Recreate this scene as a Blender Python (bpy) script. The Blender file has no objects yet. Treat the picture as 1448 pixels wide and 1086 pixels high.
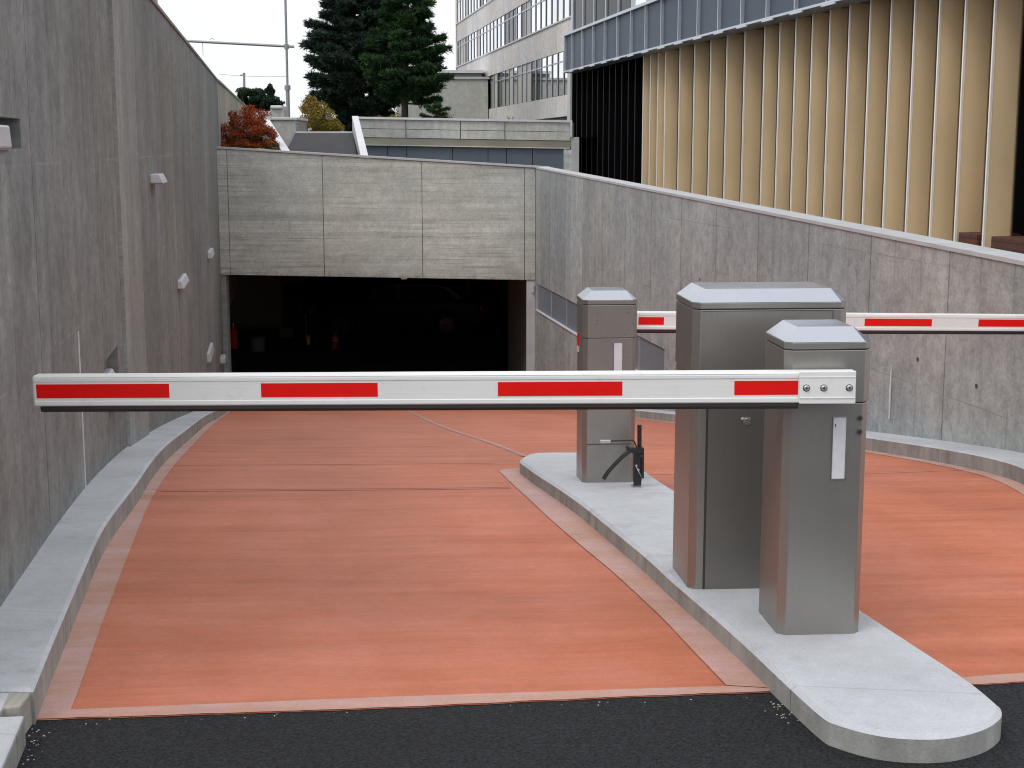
import bpy, bmesh, math, random
from mathutils import Vector, Matrix, noise as mnoise
random.seed(7)
R = math.radians
scene = bpy.context.scene
col = scene.collection

# ------------------------------------------------------------------ camera model
H = 1.69                      # eye height above the street (world z = 0 is the street)
F = 2050.0
PITCH = math.atan(333.0 / F)
CP, SP = math.cos(PITCH), math.sin(PITCH)
def ray(px, py):
    u = (px - 724.0) / F; v = (543.0 - py) / F
    y = CP + SP * v; z = -SP + CP * v
    return u / y, z / y       # dx/dy, dz/dy (camera at x=0, y=0, z=H)
def atY(px, py, Y):
    a, b = ray(px, py); return Vector((a * Y, Y, H + b * Y))
def plane(px, py, c):         # vertical plane  x = c - K*y
    a, b = ray(px, py); Y = c / (a + K); return Vector((a * Y, Y, H + b * Y))
K = 0.1626
DIR = Vector((-K, 1, 0)).normalized()
NRM = Vector((1, K, 0)).normalized()
# driveway profile (height below the eye)
PROF = [(-60, -1.69), (3.0, -1.69), (4.3, -1.69), (4.9, -1.70), (5.5, -1.722), (6.3, -1.755), (7.1, -1.805), (7.7, -1.855), (9.0, -1.995),
        (10.8, -2.24), (12.9, -2.55), (15.6, -2.97), (20, -3.66), (24, -4.29), (26, -4.6), (27.5, -4.79), (29.5, -4.92), (80, -4.92)]
def Zr(y):
    P = PROF
    for i in range(len(P) - 1):
        if y <= P[i + 1][0]: break
    x0, y0 = P[i]; x1, y1 = P[i + 1]
    def sl(j):
        if j <= 0 or j >= len(P) - 1: return 0.0
        a = (P[j][1] - P[j - 1][1]) / (P[j][0] - P[j - 1][0]); b = (P[j + 1][1] - P[j][1]) / (P[j + 1][0] - P[j][0])
        return 0.5 * (a + b) if a * b > 0 else 0.0
    h = x1 - x0; t = (y - x0) / h
    m0, m1 = sl(i) * h, sl(i + 1) * h
    t2, t3 = t * t, t * t * t
    return H + (2 * t3 - 3 * t2 + 1) * y0 + (t3 - 2 * t2 + t) * m0 + (-2 * t3 + 3 * t2) * y1 + (t3 - t2) * m1
def ground(px, py, h=0.0):    # pixel -> point on the driveway surface (+h)
    a, b = ray(px, py)
    lo, hi = 1.5, 34.0
    f = lambda Y: H + b * Y - (Zr(Y) + h)
    for _ in range(50):
        m = 0.5 * (lo + hi)
        if f(m) > 0: lo = m
        else: hi = m
    return Vector((a * lo, lo))

# ------------------------------------------------------------------ object helpers
def tag(o, label=None, cat=None, group=None, kind=None):
    if label: o['label'] = label
    if cat: o['category'] = cat
    if group: o['group'] = group
    if kind: o['kind'] = kind
    return o
def empty(name, loc, rz=0):
    o = bpy.data.objects.new(name, None); col.objects.link(o)
    o.empty_display_size = 0.2
    o.location = loc; o.rotation_euler = (0, 0, rz); return o
def copy_tree(o, parent=None):
    c = o.copy(); col.objects.link(c)
    if parent is not None: c.parent = parent
    for ch in [x for x in bpy.data.objects if x.parent == o]:
        copy_tree(ch, c)
    return c
class MB:
    def __init__(s): s.v = []; s.f = []; s.m = []
    def add(s, vs, fs, mi=0):
        n = len(s.v); s.v += [tuple(x) for x in vs]
        for f in fs: s.f.append([n + i for i in f]); s.m.append(mi)
        return s
    def box(s, x0, x1, y0, y1, z0, z1, mi=0):
        return s.add([(x, y, z) for z in (z0, z1) for y in (y0, y1) for x in (x0, x1)],
                     [(0, 2, 3, 1), (4, 5, 7, 6), (0, 1, 5, 4), (2, 6, 7, 3), (0, 4, 6, 2), (1, 3, 7, 5)], mi)
    def obox(s, c, ax, hx, hy, hz, mi=0):   # oriented box, ax = 3 unit axes
        c = Vector(c); a, b, d = ax
        return s.add([c + a * (hx * i) + b * (hy * j) + d * (hz * k) for k in (-1, 1) for j in (-1, 1) for i in (-1, 1)],
                     [(0, 2, 3, 1), (4, 5, 7, 6), (0, 1, 5, 4), (2, 6, 7, 3), (0, 4, 6, 2), (1, 3, 7, 5)], mi)
    def wbox(s, c, t0, t1, n0, n1, z0, z1, mi=0):
        """box along the wall direction: plane x=c-K*y, t measured as world Y, n offset to the right"""
        vs = []
        for z in (z0, z1):
            for n in (n0, n1):
                for t in (t0, t1):
                    p = Vector((c - K * t, t, z)) + NRM * n; vs.append(p)
        return s.add(vs, [(0, 2, 3, 1), (4, 5, 7, 6), (0, 1, 5, 4), (2, 6, 7, 3), (0, 4, 6, 2), (1, 3, 7, 5)], mi)
    def prism(s, pts, z0, z1, mi=0):
        n = len(pts)
        vs = [(p[0], p[1], z0) for p in pts] + [(p[0], p[1], z1) for p in pts]
        fs = [tuple(range(n - 1, -1, -1)), tuple(range(n, 2 * n))] + [(i, (i + 1) % n, n + (i + 1) % n, n + i) for i in range(n)]
        return s.add(vs, fs, mi)
    def extr(s, pts, axis_o, a, b, d, mi=0):  # polygon pts in (a,b) plane at axis_o extruded by vector d
        n = len(pts); o = Vector(axis_o)
        v0 = [o + a * p[0] + b * p[1] for p in pts]; v1 = [v + d for v in v0]
        fs = [tuple(range(n - 1, -1, -1)), tuple(range(n, 2 * n))] + [(i, (i + 1) % n, n + (i + 1) % n, n + i) for i in range(n)]
        return s.add(v0 + v1, fs, mi)
    def tube(s, pts, r, n=10, mi=0, caps=True):
        pts = [Vector(p) for p in pts]
        rr = r if isinstance(r, (list, tuple)) else [r] * len(pts)
        vs = []; up = Vector((0, 0, 1))
        for i, p in enumerate(pts):
            d = (pts[min(i + 1, len(pts) - 1)] - pts[max(i - 1, 0)]).normalized()
            a = d.cross(up)
            if a.length < 1e-3: a = d.cross(Vector((0, 1, 0)))
            a.normalize(); b = d.cross(a)
            for k in range(n):
                t = 2 * math.pi * k / n
                vs.append(p + a * (math.cos(t) * rr[i]) + b * (math.sin(t) * rr[i]))
        fs = []
        for i in range(len(pts) - 1):
            for k in range(n):
                fs.append((i * n + k, i * n + (k + 1) % n, (i + 1) * n + (k + 1) % n, (i + 1) * n + k))
        if caps:
            fs.append(tuple(range(n))); fs.append(tuple((len(pts) - 1) * n + k for k in range(n - 1, -1, -1)))
        return s.add(vs, fs, mi)
    def lathe(s, c, prof, ax=Vector((0, 0, 1)), n=24, mi=0):
        c = Vector(c); ax = ax.normalized()
        a = ax.cross(Vector((1, 0, 0)));
        if a.length < 1e-3: a = ax.cross(Vector((0, 1, 0)))
        a.normalize(); b = ax.cross(a); vs = []
        for r, h in prof:
            for k in range(n):
                t = 2 * math.pi * k / n
                vs.append(c + ax * h + a * (r * math.cos(t)) + b * (r * math.sin(t)))
        fs = []
        for i in range(len(prof) - 1):
            for k in range(n):
                fs.append((i * n + k, i * n + (k + 1) % n, (i + 1) * n + (k + 1) % n, (i + 1) * n + k))
        fs.append(tuple(range(n - 1, -1, -1))); fs.append(tuple((len(prof) - 1) * n + k for k in range(n)))
        return s.add(vs, fs, mi)
    def build(s, name, mats, parent=None, bevel=0, smooth=False, world=False, seg=2):
        """world=True: the coordinates are world ones, convert into the parent's space (translation only)"""
        me = bpy.data.meshes.new(name)
        off = Vector((0, 0, 0))
        if parent is not None and world: off = Vector(parent.location)
        me.from_pydata([tuple(Vector(v) - off) for v in s.v], [], s.f)
        if not isinstance(mats, (list, tuple)): mats = [mats]
        for m in mats: me.materials.append(m)
        for p, mi in zip(me.polygons, s.m): p.material_index = mi
        bm = bmesh.new(); bm.from_mesh(me)
        bmesh.ops.recalc_face_normals(bm, faces=bm.faces)
        bm.to_mesh(me); bm.free()
        o = bpy.data.objects.new(name, me); col.objects.link(o)
        if parent is not None: o.parent = parent
        if smooth:
            for p in me.polygons: p.use_smooth = True
        if bevel:
            b = o.modifiers.new('bevel', 'BEVEL'); b.width = bevel; b.segments = seg; b.limit_method = 'ANGLE'; b.angle_limit = R(28)
            b.harden_normals = False
        return o

def catmull(pts, n=6, closed=False):
    out = []; N = len(pts)
    rng = range(N) if closed else range(N - 1)
    for i in rng:
        if closed: p0, p1, p2, p3 = pts[(i - 1) % N], pts[i], pts[(i + 1) % N], pts[(i + 2) % N]
        else: p0, p1, p2, p3 = pts[max(i - 1, 0)], pts[i], pts[i + 1], pts[min(i + 2, N - 1)]
        for k in range(n):
            t = k / n
            out.append(0.5 * ((2 * p1) + (-p0 + p2) * t + (2 * p0 - 5 * p1 + 4 * p2 - p3) * t * t + (-p0 + 3 * p1 - 3 * p2 + p3) * t ** 3))
    if not closed: out.append(pts[-1])
    return out
def inset(pts, d):
    n = len(pts); out = []
    area = sum(pts[i].x * pts[(i + 1) % n].y - pts[(i + 1) % n].x * pts[i].y for i in range(n))
    sg = 1 if area > 0 else -1
    for i in range(n):
        a = (pts[i] - pts[i - 1]); b = (pts[(i + 1) % n] - pts[i])
        if a.length < 1e-6: a = b
        if b.length < 1e-6: b = a
        a = a.normalized(); b = b.normalized()
        na = Vector((-a.y, a.x)) * sg; nb = Vector((-b.y, b.x)) * sg
        m = (na + nb)
        if m.length < 1e-4: m = na
        m.normalize(); k = max(0.4, m.dot(na))
        out.append(pts[i] + m * (d / k))
    return out
def slab(name, outline, h_top, h_bot, mat, chamfer=0.0, step=0.25, zf=Zr, parent=None):
    """a slab over an outline (2-D world points) whose top follows zf(y)+h_top; h_bot None = a sheet"""
    pts = [Vector((p[0], p[1])) for p in outline]
    bm = bmesh.new()
    def fill(ring):
        vs = [bm.verts.new((p.x, p.y, 0)) for p in ring]
        f = bm.faces.new(vs)
        bmesh.ops.triangulate(bm, faces=[f])
    ring = inset(pts, chamfer) if chamfer else pts
    fill(ring)
    ys = [p.y for p in pts]; y = math.floor(max(min(ys), 0.5) / step) * step + step
    while y < max(ys):
        g = bm.verts[:] + bm.edges[:] + bm.faces[:]
        bmesh.ops.bisect_plane(bm, geom=g, plane_co=(0, y, 0), plane_no=(0, 1, 0), dist=1e-6); y += step
    for v in bm.verts: v.co.z = zf(v.co.y) + h_top
    if h_bot is not None:
        n = len(pts)
        def mk(ring, h): return [bm.verts.new((p.x, p.y, zf(p.y) + h)) for p in ring]
        r_in = mk(ring, h_top); r_top = mk(pts, h_top - chamfer * 0.8) if chamfer else r_in; r_bot = mk(pts, h_bot)
        for i in range(n):
            j = (i + 1) % n
            if chamfer: bm.faces.new((r_top[i], r_top[j], r_in[j], r_in[i]))
            bm.faces.new((r_bot[i], r_bot[j], r_top[j], r_top[i]))
        bmesh.ops.remove_doubles(bm, verts=bm.verts, dist=1e-5)
    bmesh.ops.recalc_face_normals(bm, faces=bm.faces)
    if h_bot is None:
        for f in bm.faces:
            if f.normal.z < 0: f.normal_flip()
    me = bpy.data.meshes.new(name); bm.to_mesh(me); bm.free(); me.materials.append(mat)
    o = bpy.data.objects.new(name, me); col.objects.link(o)
    if parent is not None: o.parent = parent
    return o
def strip_line(name, pts, w, h, mat):
    a = []; b = []
    for i, p in enumerate(pts):
        d = (pts[min(i + 1, len(pts) - 1)] - pts[max(i - 1, 0)]).normalized(); n = Vector((-d.y, d.x))
        a.append(p + n * w / 2); b.append(p - n * w / 2)
    return slab(name, a + b[::-1], h, None, mat)

# ------------------------------------------------------------------ materials
class NT:
    def __init__(s, name):
        s.mat = bpy.data.materials.new(name); s.mat.use_nodes = True
        s.nt = s.mat.node_tree; s.n = s.nt.nodes; s.l = s.nt.links
        s.b = s.n['Principled BSDF']
        s.pos = s.n.new('ShaderNodeNewGeometry').outputs['Position']
    def link(s, a, b):
        s.l.new(a, b)
    def val(s, sock, x):
        if hasattr(x, 'is_output') or isinstance(x, bpy.types.NodeSocket): s.l.new(x, sock)
        else: sock.default_value = x
    def math(s, op, a, b=0.0, c=None, clamp=False):
        m = s.n.new('ShaderNodeMath'); m.operation = op; m.use_clamp = clamp
        s.val(m.inputs[0], a); s.val(m.inputs[1], b)
        if c is not None: s.val(m.inputs[2], c)
        return m.outputs[0]
    def dot(s, v):
        m = s.n.new('ShaderNodeVectorMath'); m.operation = 'DOT_PRODUCT'; s.link(s.pos, m.inputs[0]); m.inputs[1].default_value = v
        return m.outputs['Value']
    def comb(s, x, y, z=0.0):
        m = s.n.new('ShaderNodeCombineXYZ'); s.val(m.inputs[0], x); s.val(m.inputs[1], y); s.val(m.inputs[2], z); return m.outputs[0]
    def noise(s, vec, scale=1.0, detail=4.0, rough=0.55, dist=0.0):
        m = s.n.new('ShaderNodeTexNoise'); s.link(vec, m.inputs['Vector']); m.inputs['Scale'].default_value = scale
        m.inputs['Detail'].default_value = detail; m.inputs['Roughness'].default_value = rough; m.inputs['Distortion'].default_value = dist
        return m.outputs['Fac']
    def voro(s, vec, scale, rnd=1.0):
        m = s.n.new('ShaderNodeTexVoronoi'); s.link(vec, m.inputs['Vector']); m.inputs['Scale'].default_value = scale; m.inputs['Randomness'].default_value = rnd
        return m.outputs['Distance']
    def white(s, x):
        m = s.n.new('ShaderNodeTexWhiteNoise'); m.noise_dimensions = '1D'; s.val(m.inputs['W'], x); return m.outputs['Value']
    def rng(s, x, a, b, c, d):
        m = s.n.new('ShaderNodeMapRange'); s.val(m.inputs[0], x)
        for i, q in enumerate((a, b, c, d)): m.inputs[i + 1].default_value = q
        return m.outputs[0]
    def mix(s, f, a, b, blend='MIX'):
        m = s.n.new('ShaderNodeMix'); m.data_type = 'RGBA'; m.blend_type = blend
        s.val(m.inputs['Factor'], f); s.val(m.inputs['A'], a if isinstance(a, bpy.types.NodeSocket) else (*a[:3], 1)); s.val(m.inputs['B'], b if isinstance(b, bpy.types.NodeSocket) else (*b[:3], 1))
        return m.outputs['Result']
    def mul(s, colr, f):
        m = s.n.new('ShaderNodeVectorMath'); m.operation = 'SCALE'; s.val(m.inputs[0], colr if isinstance(colr, bpy.types.NodeSocket) else tuple(colr)); s.val(m.inputs['Scale'], f)
        return m.outputs[0]
    def out(s, colr, rough=0.8, metal=0.0, bump=None, bs=0.3, bd=0.01, spec=None):
        s.val(s.b.inputs['Base Color'], colr if isinstance(colr, bpy.types.NodeSocket) else (*colr[:3], 1))
        s.val(s.b.inputs['Roughness'], rough); s.b.inputs['Metallic'].default_value = metal
        if spec is not None: s.b.inputs['Specular IOR Level'].default_value = spec
        if bump is not None:
            bp = s.n.new('ShaderNodeBump'); bp.inputs['Strength'].default_value = bs; bp.inputs['Distance'].default_value = bd
            s.link(bump, bp.inputs['Height']); s.link(bp.outputs[0], s.b.inputs['Normal'])
        return s.mat

def concrete(name, base, axis, boards='v', bw=0.12, panel=2.4, seed=0.0, streak=0.25, dark=0.35, joint=0.5, lift=None, pores=0.5, blotch=0.22, pz=None, hf=False, pstr=-0.25, rough_amt=0.13):
    m = NT(name)
    u = m.dot(axis); v = m.dot((0, 0, 1))
    u = m.math('ADD', u, seed)
    p3 = m.comb(u, v, seed)
    big = m.noise(p3, 0.55, 4, 0.6)
    mid = m.noise(p3, 3.2, 5, 0.65)
    fine = m.noise(p3, 38, 4, 0.7)
    if boards == 'v': st = m.noise(m.comb(m.math('MULTIPLY', u, 7.0), m.math('MULTIPLY', v, 0.55), seed), 1.0, 5, 0.65)
    else: st = m.noise(m.comb(m.math('MULTIPLY', u, 0.5), m.math('MULTIPLY', v, 9.0), seed), 1.0, 5, 0.65)
    f = m.rng(big, 0.3, 0.7, 1 - blotch, 1 + blotch)
    med = m.noise(p3, 8.5, 5, 0.7, 0.6)
    f = m.math('MULTIPLY', f, m.rng(med, 0.28, 0.72, 1 - rough_amt, 1 + rough_amt))
    if hf:
        ln = m.noise(m.comb(m.math('MULTIPLY', u, 0.8), m.math('MULTIPLY', v, 34.0), seed), 1.0, 4, 0.6)
        f = m.math('MULTIPLY', f, m.math('SUBTRACT', 1.0, m.math('MULTIPLY', m.rng(ln, 0.55, 0.70, 0, 0.50), m.rng(big, 0.35, 0.6, 0.25, 1.0))))
        # damp stains along the lower edge and beside the joints
        lo_ = m.math('SUBTRACT', m.math('ADD', v, m.math('MULTIPLY', u, 0.018)), H - 2.33)
        f = m.math('MULTIPLY', f, m.math('SUBTRACT', 1.0, m.math('MULTIPLY', m.rng(lo_, 0.30, 0.0, 0, 0.55), m.rng(med, 0.42, 0.6, 0.1, 1.0))))
    f = m.math('MULTIPLY', f, m.rng(st, 0.3, 0.7, 1 - streak, 1 + streak))
    f = m.math('MULTIPLY', f, m.rng(mid, 0.25, 0.75, 0.86, 1.14))
    f = m.math('MULTIPLY', f, m.rng(fine, 0.25, 0.75, 0.78, 1.22))
    w = u if boards == 'v' else v
    wob = m.math('ADD', w, m.math('MULTIPLY', mid, 0.010))
    b = m.math('DIVIDE', wob, bw)
    bid = m.math('FLOOR', b)
    f = m.math('MULTIPLY', f, m.rng(m.white(bid), 0, 1, 0.91, 1.08))
    fr = m.math('FRACT', b)
    edge = m.math('ABSOLUTE', m.math('SUBTRACT', fr, 0.5))          # 0.5 at the joint
    bl = m.rng(edge, 0.462, 0.5, 0.0, 1.0)
    blm = m.math('MULTIPLY', bl, m.rng(m.noise(p3, 1.7, 3, 0.6), 0.42, 0.65, 0.0, 1.0))
    f = m.math('MULTIPLY', f, m.math('SUBTRACT', 1.0, m.math('MULTIPLY', blm, joint)))
    if panel:
        pu = m.math('ABSOLUTE', m.math('SUBTRACT', m.math('FRACT', m.math('DIVIDE', u, panel)), 0.5))
        e = 0.5 - 0.011 / panel
        pl = m.rng(pu, e, 0.4995, 0.0, 1.0)
        f = m.math('MULTIPLY', f, m.math('SUBTRACT', 1.0, m.math('MULTIPLY', pl, 0.55)))
        f = m.math('MULTIPLY', f, m.rng(m.white(m.math('FLOOR', m.math('ADD', m.math('DIVIDE', u, panel), 0.5 if False else 0.0))), 0, 1, 0.93, 1.06))
    if pz:
        # day joints slightly off level
        zz = m.math('ADD', v, m.math('MULTIPLY', mid, 0.03))
        pv = m.math('ABSOLUTE', m.math('SUBTRACT', m.math('FRACT', m.math('DIVIDE', zz, pz)), 0.5))
        pvl = m.math('MULTIPLY', m.rng(pv, 0.5 - 0.008 / pz, 0.499, 0, 1), m.rng(m.noise(p3, 0.9, 3, 0.6), 0.45, 0.6, 0, 1))
        f = m.math('MULTIPLY', f, m.math('ADD', 1.0, m.math('MULTIPLY', pvl, pstr)))
    # pores
    vo = m.voro(p3, 9.0)
    po = m.math('MULTIPLY', m.rng(vo, 0.055, 0.02, 0, 1), m.rng(m.noise(p3, 2.3, 2), 0.5, 0.6, 0, 1))
    f = m.math('MULTIPLY', f, m.math('SUBTRACT', 1.0, m.math('MULTIPLY', po, pores)))
    warm = m.noise(p3, 0.35, 3, 0.6)
    c = m.mix(m.rng(warm, 0.35, 0.65, 0, 1), base, (base[0] * 1.06, base[1] * 0.99, base[2] * 0.90))
    c = m.mul(c, f)
    bump = m.math('ADD', m.math('MULTIPLY', fine, 0.35), m.math('ADD', m.math('MULTIPLY', mid, 0.5), m.math('MULTIPLY', bl, -0.5)))
    return m.out(c, m.rng(mid, 0.2, 0.8, 0.62, 0.85), 0, bump, 0.35, 0.012)

def smooth_conc(name, base, amt=0.12, jt=0.0):
    m = NT(name)
    a = m.noise(m.pos, 1.4, 5, 0.6); b = m.noise(m.pos, 14, 4, 0.65); c = m.noise(m.pos, 130, 3, 0.7)
    f = m.math('MULTIPLY', m.rng(a, 0.3, 0.7, 1 - amt, 1 + amt), m.rng(b, 0.25, 0.75, 0.93, 1.07))
    f = m.math('MULTIPLY', f, m.rng(c, 0.25, 0.75, 0.88, 1.12))
    vo = m.voro(m.pos, 11.0)
    sp = m.math('MULTIPLY', m.rng(vo, 0.05, 0.02, 0, 1), m.rng(b, 0.52, 0.6, 0, 1))
    f = m.math('MULTIPLY', f, m.math('SUBTRACT', 1, m.math('MULTIPLY', sp, 0.5)))
    # darker, streaked colour on the vertical faces
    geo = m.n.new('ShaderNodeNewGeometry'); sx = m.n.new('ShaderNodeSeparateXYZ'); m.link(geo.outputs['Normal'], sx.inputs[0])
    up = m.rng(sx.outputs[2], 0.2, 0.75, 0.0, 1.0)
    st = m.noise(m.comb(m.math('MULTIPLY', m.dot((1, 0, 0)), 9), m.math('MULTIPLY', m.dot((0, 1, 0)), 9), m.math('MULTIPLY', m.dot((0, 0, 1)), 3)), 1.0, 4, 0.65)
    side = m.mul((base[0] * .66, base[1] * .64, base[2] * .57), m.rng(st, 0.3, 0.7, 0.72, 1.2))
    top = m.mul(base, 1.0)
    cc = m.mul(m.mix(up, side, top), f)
    if jt:
        jy = m.math('ABSOLUTE', m.math('SUBTRACT', m.math('FRACT', m.math('DIVIDE', m.math('ADD', m.dot((0.12, 1, 0)), 0.35), jt)), 0.5))
        jl = m.math('MULTIPLY', m.rng(jy, 0.5 - 0.005 / jt, 0.4995, 0, 1), m.rng(up, 0, 1, 0.6, 0.22))
        cc = m.mul(cc, m.math('SUBTRACT', 1, jl))
        stn = m.noise(m.pos, 5.0, 5, 0.7)
        cc = m.mul(cc, m.rng(stn, 0.56, 0.70, 1.0, 0.84))
    return m.out(cc, 0.75, 0, m.math('ADD', c, m.math('MULTIPLY', b, 1.5)), 0.35, 0.004)

def simple(name, c, rough=0.5, metal=0.0, var=0.06, scale=6.0, bump=0.0, spec=None):
    m = NT(name); n = m.noise(m.pos, scale, 4, 0.6)
    cc = m.mul(c, m.rng(n, 0.3, 0.7, 1 - var, 1 + var))
    return m.out(cc, m.rng(n, 0.3, 0.7, max(0.03, rough - 0.05), rough + 0.05), metal, n if bump else None, bump, 0.01, spec)

def red_surface(name, base, pale=0.0):
    m = NT(name)
    x = m.dot((1, 0.05, 0)); y = m.dot((-0.05, 1, 0))
    wob = m.math('ADD', y, m.math('MULTIPLY', m.noise(m.pos, 0.8, 2), 0.16))
    br = m.noise(m.comb(m.math('MULTIPLY', x, 1.4), m.math('MULTIPLY', wob, 30.0), 0.0), 1.0, 6, 0.72)
    br2 = m.noise(m.comb(m.math('MULTIPLY', x, 0.45), m.math('MULTIPLY', wob, 5.0), 3.0), 1.0, 5, 0.65)
    big = m.noise(m.pos, 0.55, 4, 0.6); mid = m.noise(m.pos, 2.6, 5, 0.6, 0.4); fine = m.noise(m.pos, 90, 3, 0.7); mf = m.noise(m.pos, 22, 4, 0.7)
    k = 1.0 - pale * 0.6
    f = m.math('MULTIPLY', m.rng(br, 0.25, 0.75, 1 - 0.15 * k, 1 + 0.15 * k), m.rng(br2, 0.25, 0.75, 1 - 0.09 * k, 1 + 0.09 * k))
    tr_ = m.noise(m.comb(m.math('MULTIPLY', m.math('ADD', x, m.math('MULTIPLY', y, 0.12)), 1.5), m.math('MULTIPLY', y, 0.16), 7.0), 1.0, 3, 0.5)
    f = m.math('MULTIPLY', f, m.rng(tr_, 0.3, 0.7, 1 - 0.10 * k, 1 + 0.08 * k))
    f = m.math('MULTIPLY', f, m.rng(big, 0.3, 0.7, 0.90, 1.08))
    f = m.math('MULTIPLY', f, m.rng(fine, 0.25, 0.75, 0.91, 1.09))
    f = m.math('MULTIPLY', f, m.rng(mf, 0.3, 0.7, 0.93, 1.07))
    hue = (base[0] * 1.02, base[1] * 1.14, base[2] * 1.28); hue2 = (base[0] * 0.93, base[1] * 0.86, base[2] * 0.66)
    c = m.mix(m.rng(m.math('ADD', m.math('MULTIPLY', mid, 0.5), m.math('MULTIPLY', br2, 0.5)), 0.38, 0.62, 0, 1), hue2, hue)
    # pale laitance wisps and darker tyre-worn clouds
    wis = m.math('MULTIPLY', m.rng(br, 0.60, 0.78, 0, 0.38), m.rng(mid, 0.45, 0.65, 0.0, 1.0))
    c = m.mix(wis, c, (0.66, 0.34, 0.26))
    drk = m.math('MULTIPLY', m.rng(br2, 0.45, 0.28, 0, 0.45), m.rng(mid, 0.5, 0.35, 0, 1))
    c = m.mix(drk, c, (0.20, 0.10, 0.07))
    vo = m.voro(m.pos, 6.0); sp = m.math('MULTIPLY', m.rng(vo, 0.03, 0.012, 0, 1), m.rng(mid, 0.52, 0.58, 0, 1))
    c = m.mix(m.math('MULTIPLY', sp, 0.7), c, (0.10, 0.05, 0.04))
    c = m.mul(c, f)
    return m.out(c, m.rng(br, 0.3, 0.7, 0.55, 0.75), 0, m.math('ADD', m.math('MULTIPLY', br, 1.0), m.math('MULTIPLY', fine, 0.4)), 0.35, 0.004)

def asphalt():
    m = NT('asphalt')
    a = m.noise(m.pos, 0.8, 4, 0.6); b = m.noise(m.pos, 95, 3, 0.8); vo = m.voro(m.pos, 85); b2 = m.noise(m.pos, 45, 4, 0.75)
    f = m.math('MULTIPLY', m.rng(a, 0.3, 0.7, 0.8, 1.2), m.rng(b, 0.38, 0.64, 0.25, 2.1))
    f = m.math('MULTIPLY', f, m.rng(b2, 0.3, 0.7, 0.7, 1.3))
    c = m.mul((0.0145, 0.0152, 0.0178), f)
    g = m.math('MULTIPLY', m.rng(vo, 0.25, 0.12, 0, 1), m.rng(m.white(m.math('FLOOR', m.math('MULTIPLY', b, 40.0))), 0.75, 0.95, 0, 1))
    c = m.mix(m.math('MULTIPLY', g, 0.35), c, (0.12, 0.13, 0.14))
    return m.out(c, 0.85, 0, m.math('ADD', m.math('MULTIPLY', vo, 1.0), b), 1.0, 0.006, 0.3)

AX = tuple(DIR); PX = (1.0, 0.0, 0.0)
M = {}
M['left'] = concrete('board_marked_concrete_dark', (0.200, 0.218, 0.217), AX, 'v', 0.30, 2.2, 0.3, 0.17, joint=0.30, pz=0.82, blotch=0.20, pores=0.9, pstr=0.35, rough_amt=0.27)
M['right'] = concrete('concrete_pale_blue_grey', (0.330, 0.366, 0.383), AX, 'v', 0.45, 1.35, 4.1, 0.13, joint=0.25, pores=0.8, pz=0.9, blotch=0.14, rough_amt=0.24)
M['portal'] = concrete('board_marked_concrete_warm', (0.515, 0.555, 0.525), PX, 'h', 0.105, 0, 2.2, 0.10, joint=0.50, blotch=0.16, hf=True)
M['terr'] = concrete('terrace_concrete', (0.44, 0.455, 0.44), PX, 'v', 3.0, 0, 7.7, 0.12, joint=0.2)
M['pil'] = concrete('pilaster_concrete', (0.262, 0.285, 0.285), AX, 'v', 0.4, 0, 5.3, 0.12, joint=0.1, blotch=0.1)
M['office'] = concrete('office_render', (0.62, 0.615, 0.635), AX, 'v', 2.6, 0, 1.3, 0.10, joint=0.3, blotch=0.08, pores=0.2)
M['annex'] = concrete('annex_render', (0.48, 0.51, 0.51), PX, 'v', 2.6, 0, 1.9, 0.05, joint=0.1, blotch=0.06, pores=0.9)
M['coping'] = simple('coping_pale', (0.48, 0.49, 0.50), 0.55, 0, 0.10, 3.0)
M['stripcoping'] = simple('coping_white', (0.62, 0.63, 0.65), 0.55, 0, 0.08, 2.0)
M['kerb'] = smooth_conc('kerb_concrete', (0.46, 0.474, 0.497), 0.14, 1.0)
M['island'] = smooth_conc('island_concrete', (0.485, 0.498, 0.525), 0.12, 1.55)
M['broken'] = concrete('broken_concrete', (0.33, 0.33, 0.31), PX, 'v', 0.5, 0, 9.0, 0.15, joint=0, pores=1.0)
M['red'] = red_surface('red_concrete_paving', (0.510, 0.150, 0.078))
M['pink'] = red_surface('pale_pink_border', (0.50, 0.285, 0.245), 1.0)
M['joint'] = simple('joint_line', (0.40, 0.16, 0.105), 0.8)
M['joint_pale'] = simple('joint_line_pale', (0.53, 0.22, 0.15), 0.8)
M['asphalt'] = asphalt()
M['dirt'] = simple('dirt', (0.09, 0.08, 0.06), 0.95, 0, 0.3, 20, 0.5)

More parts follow.
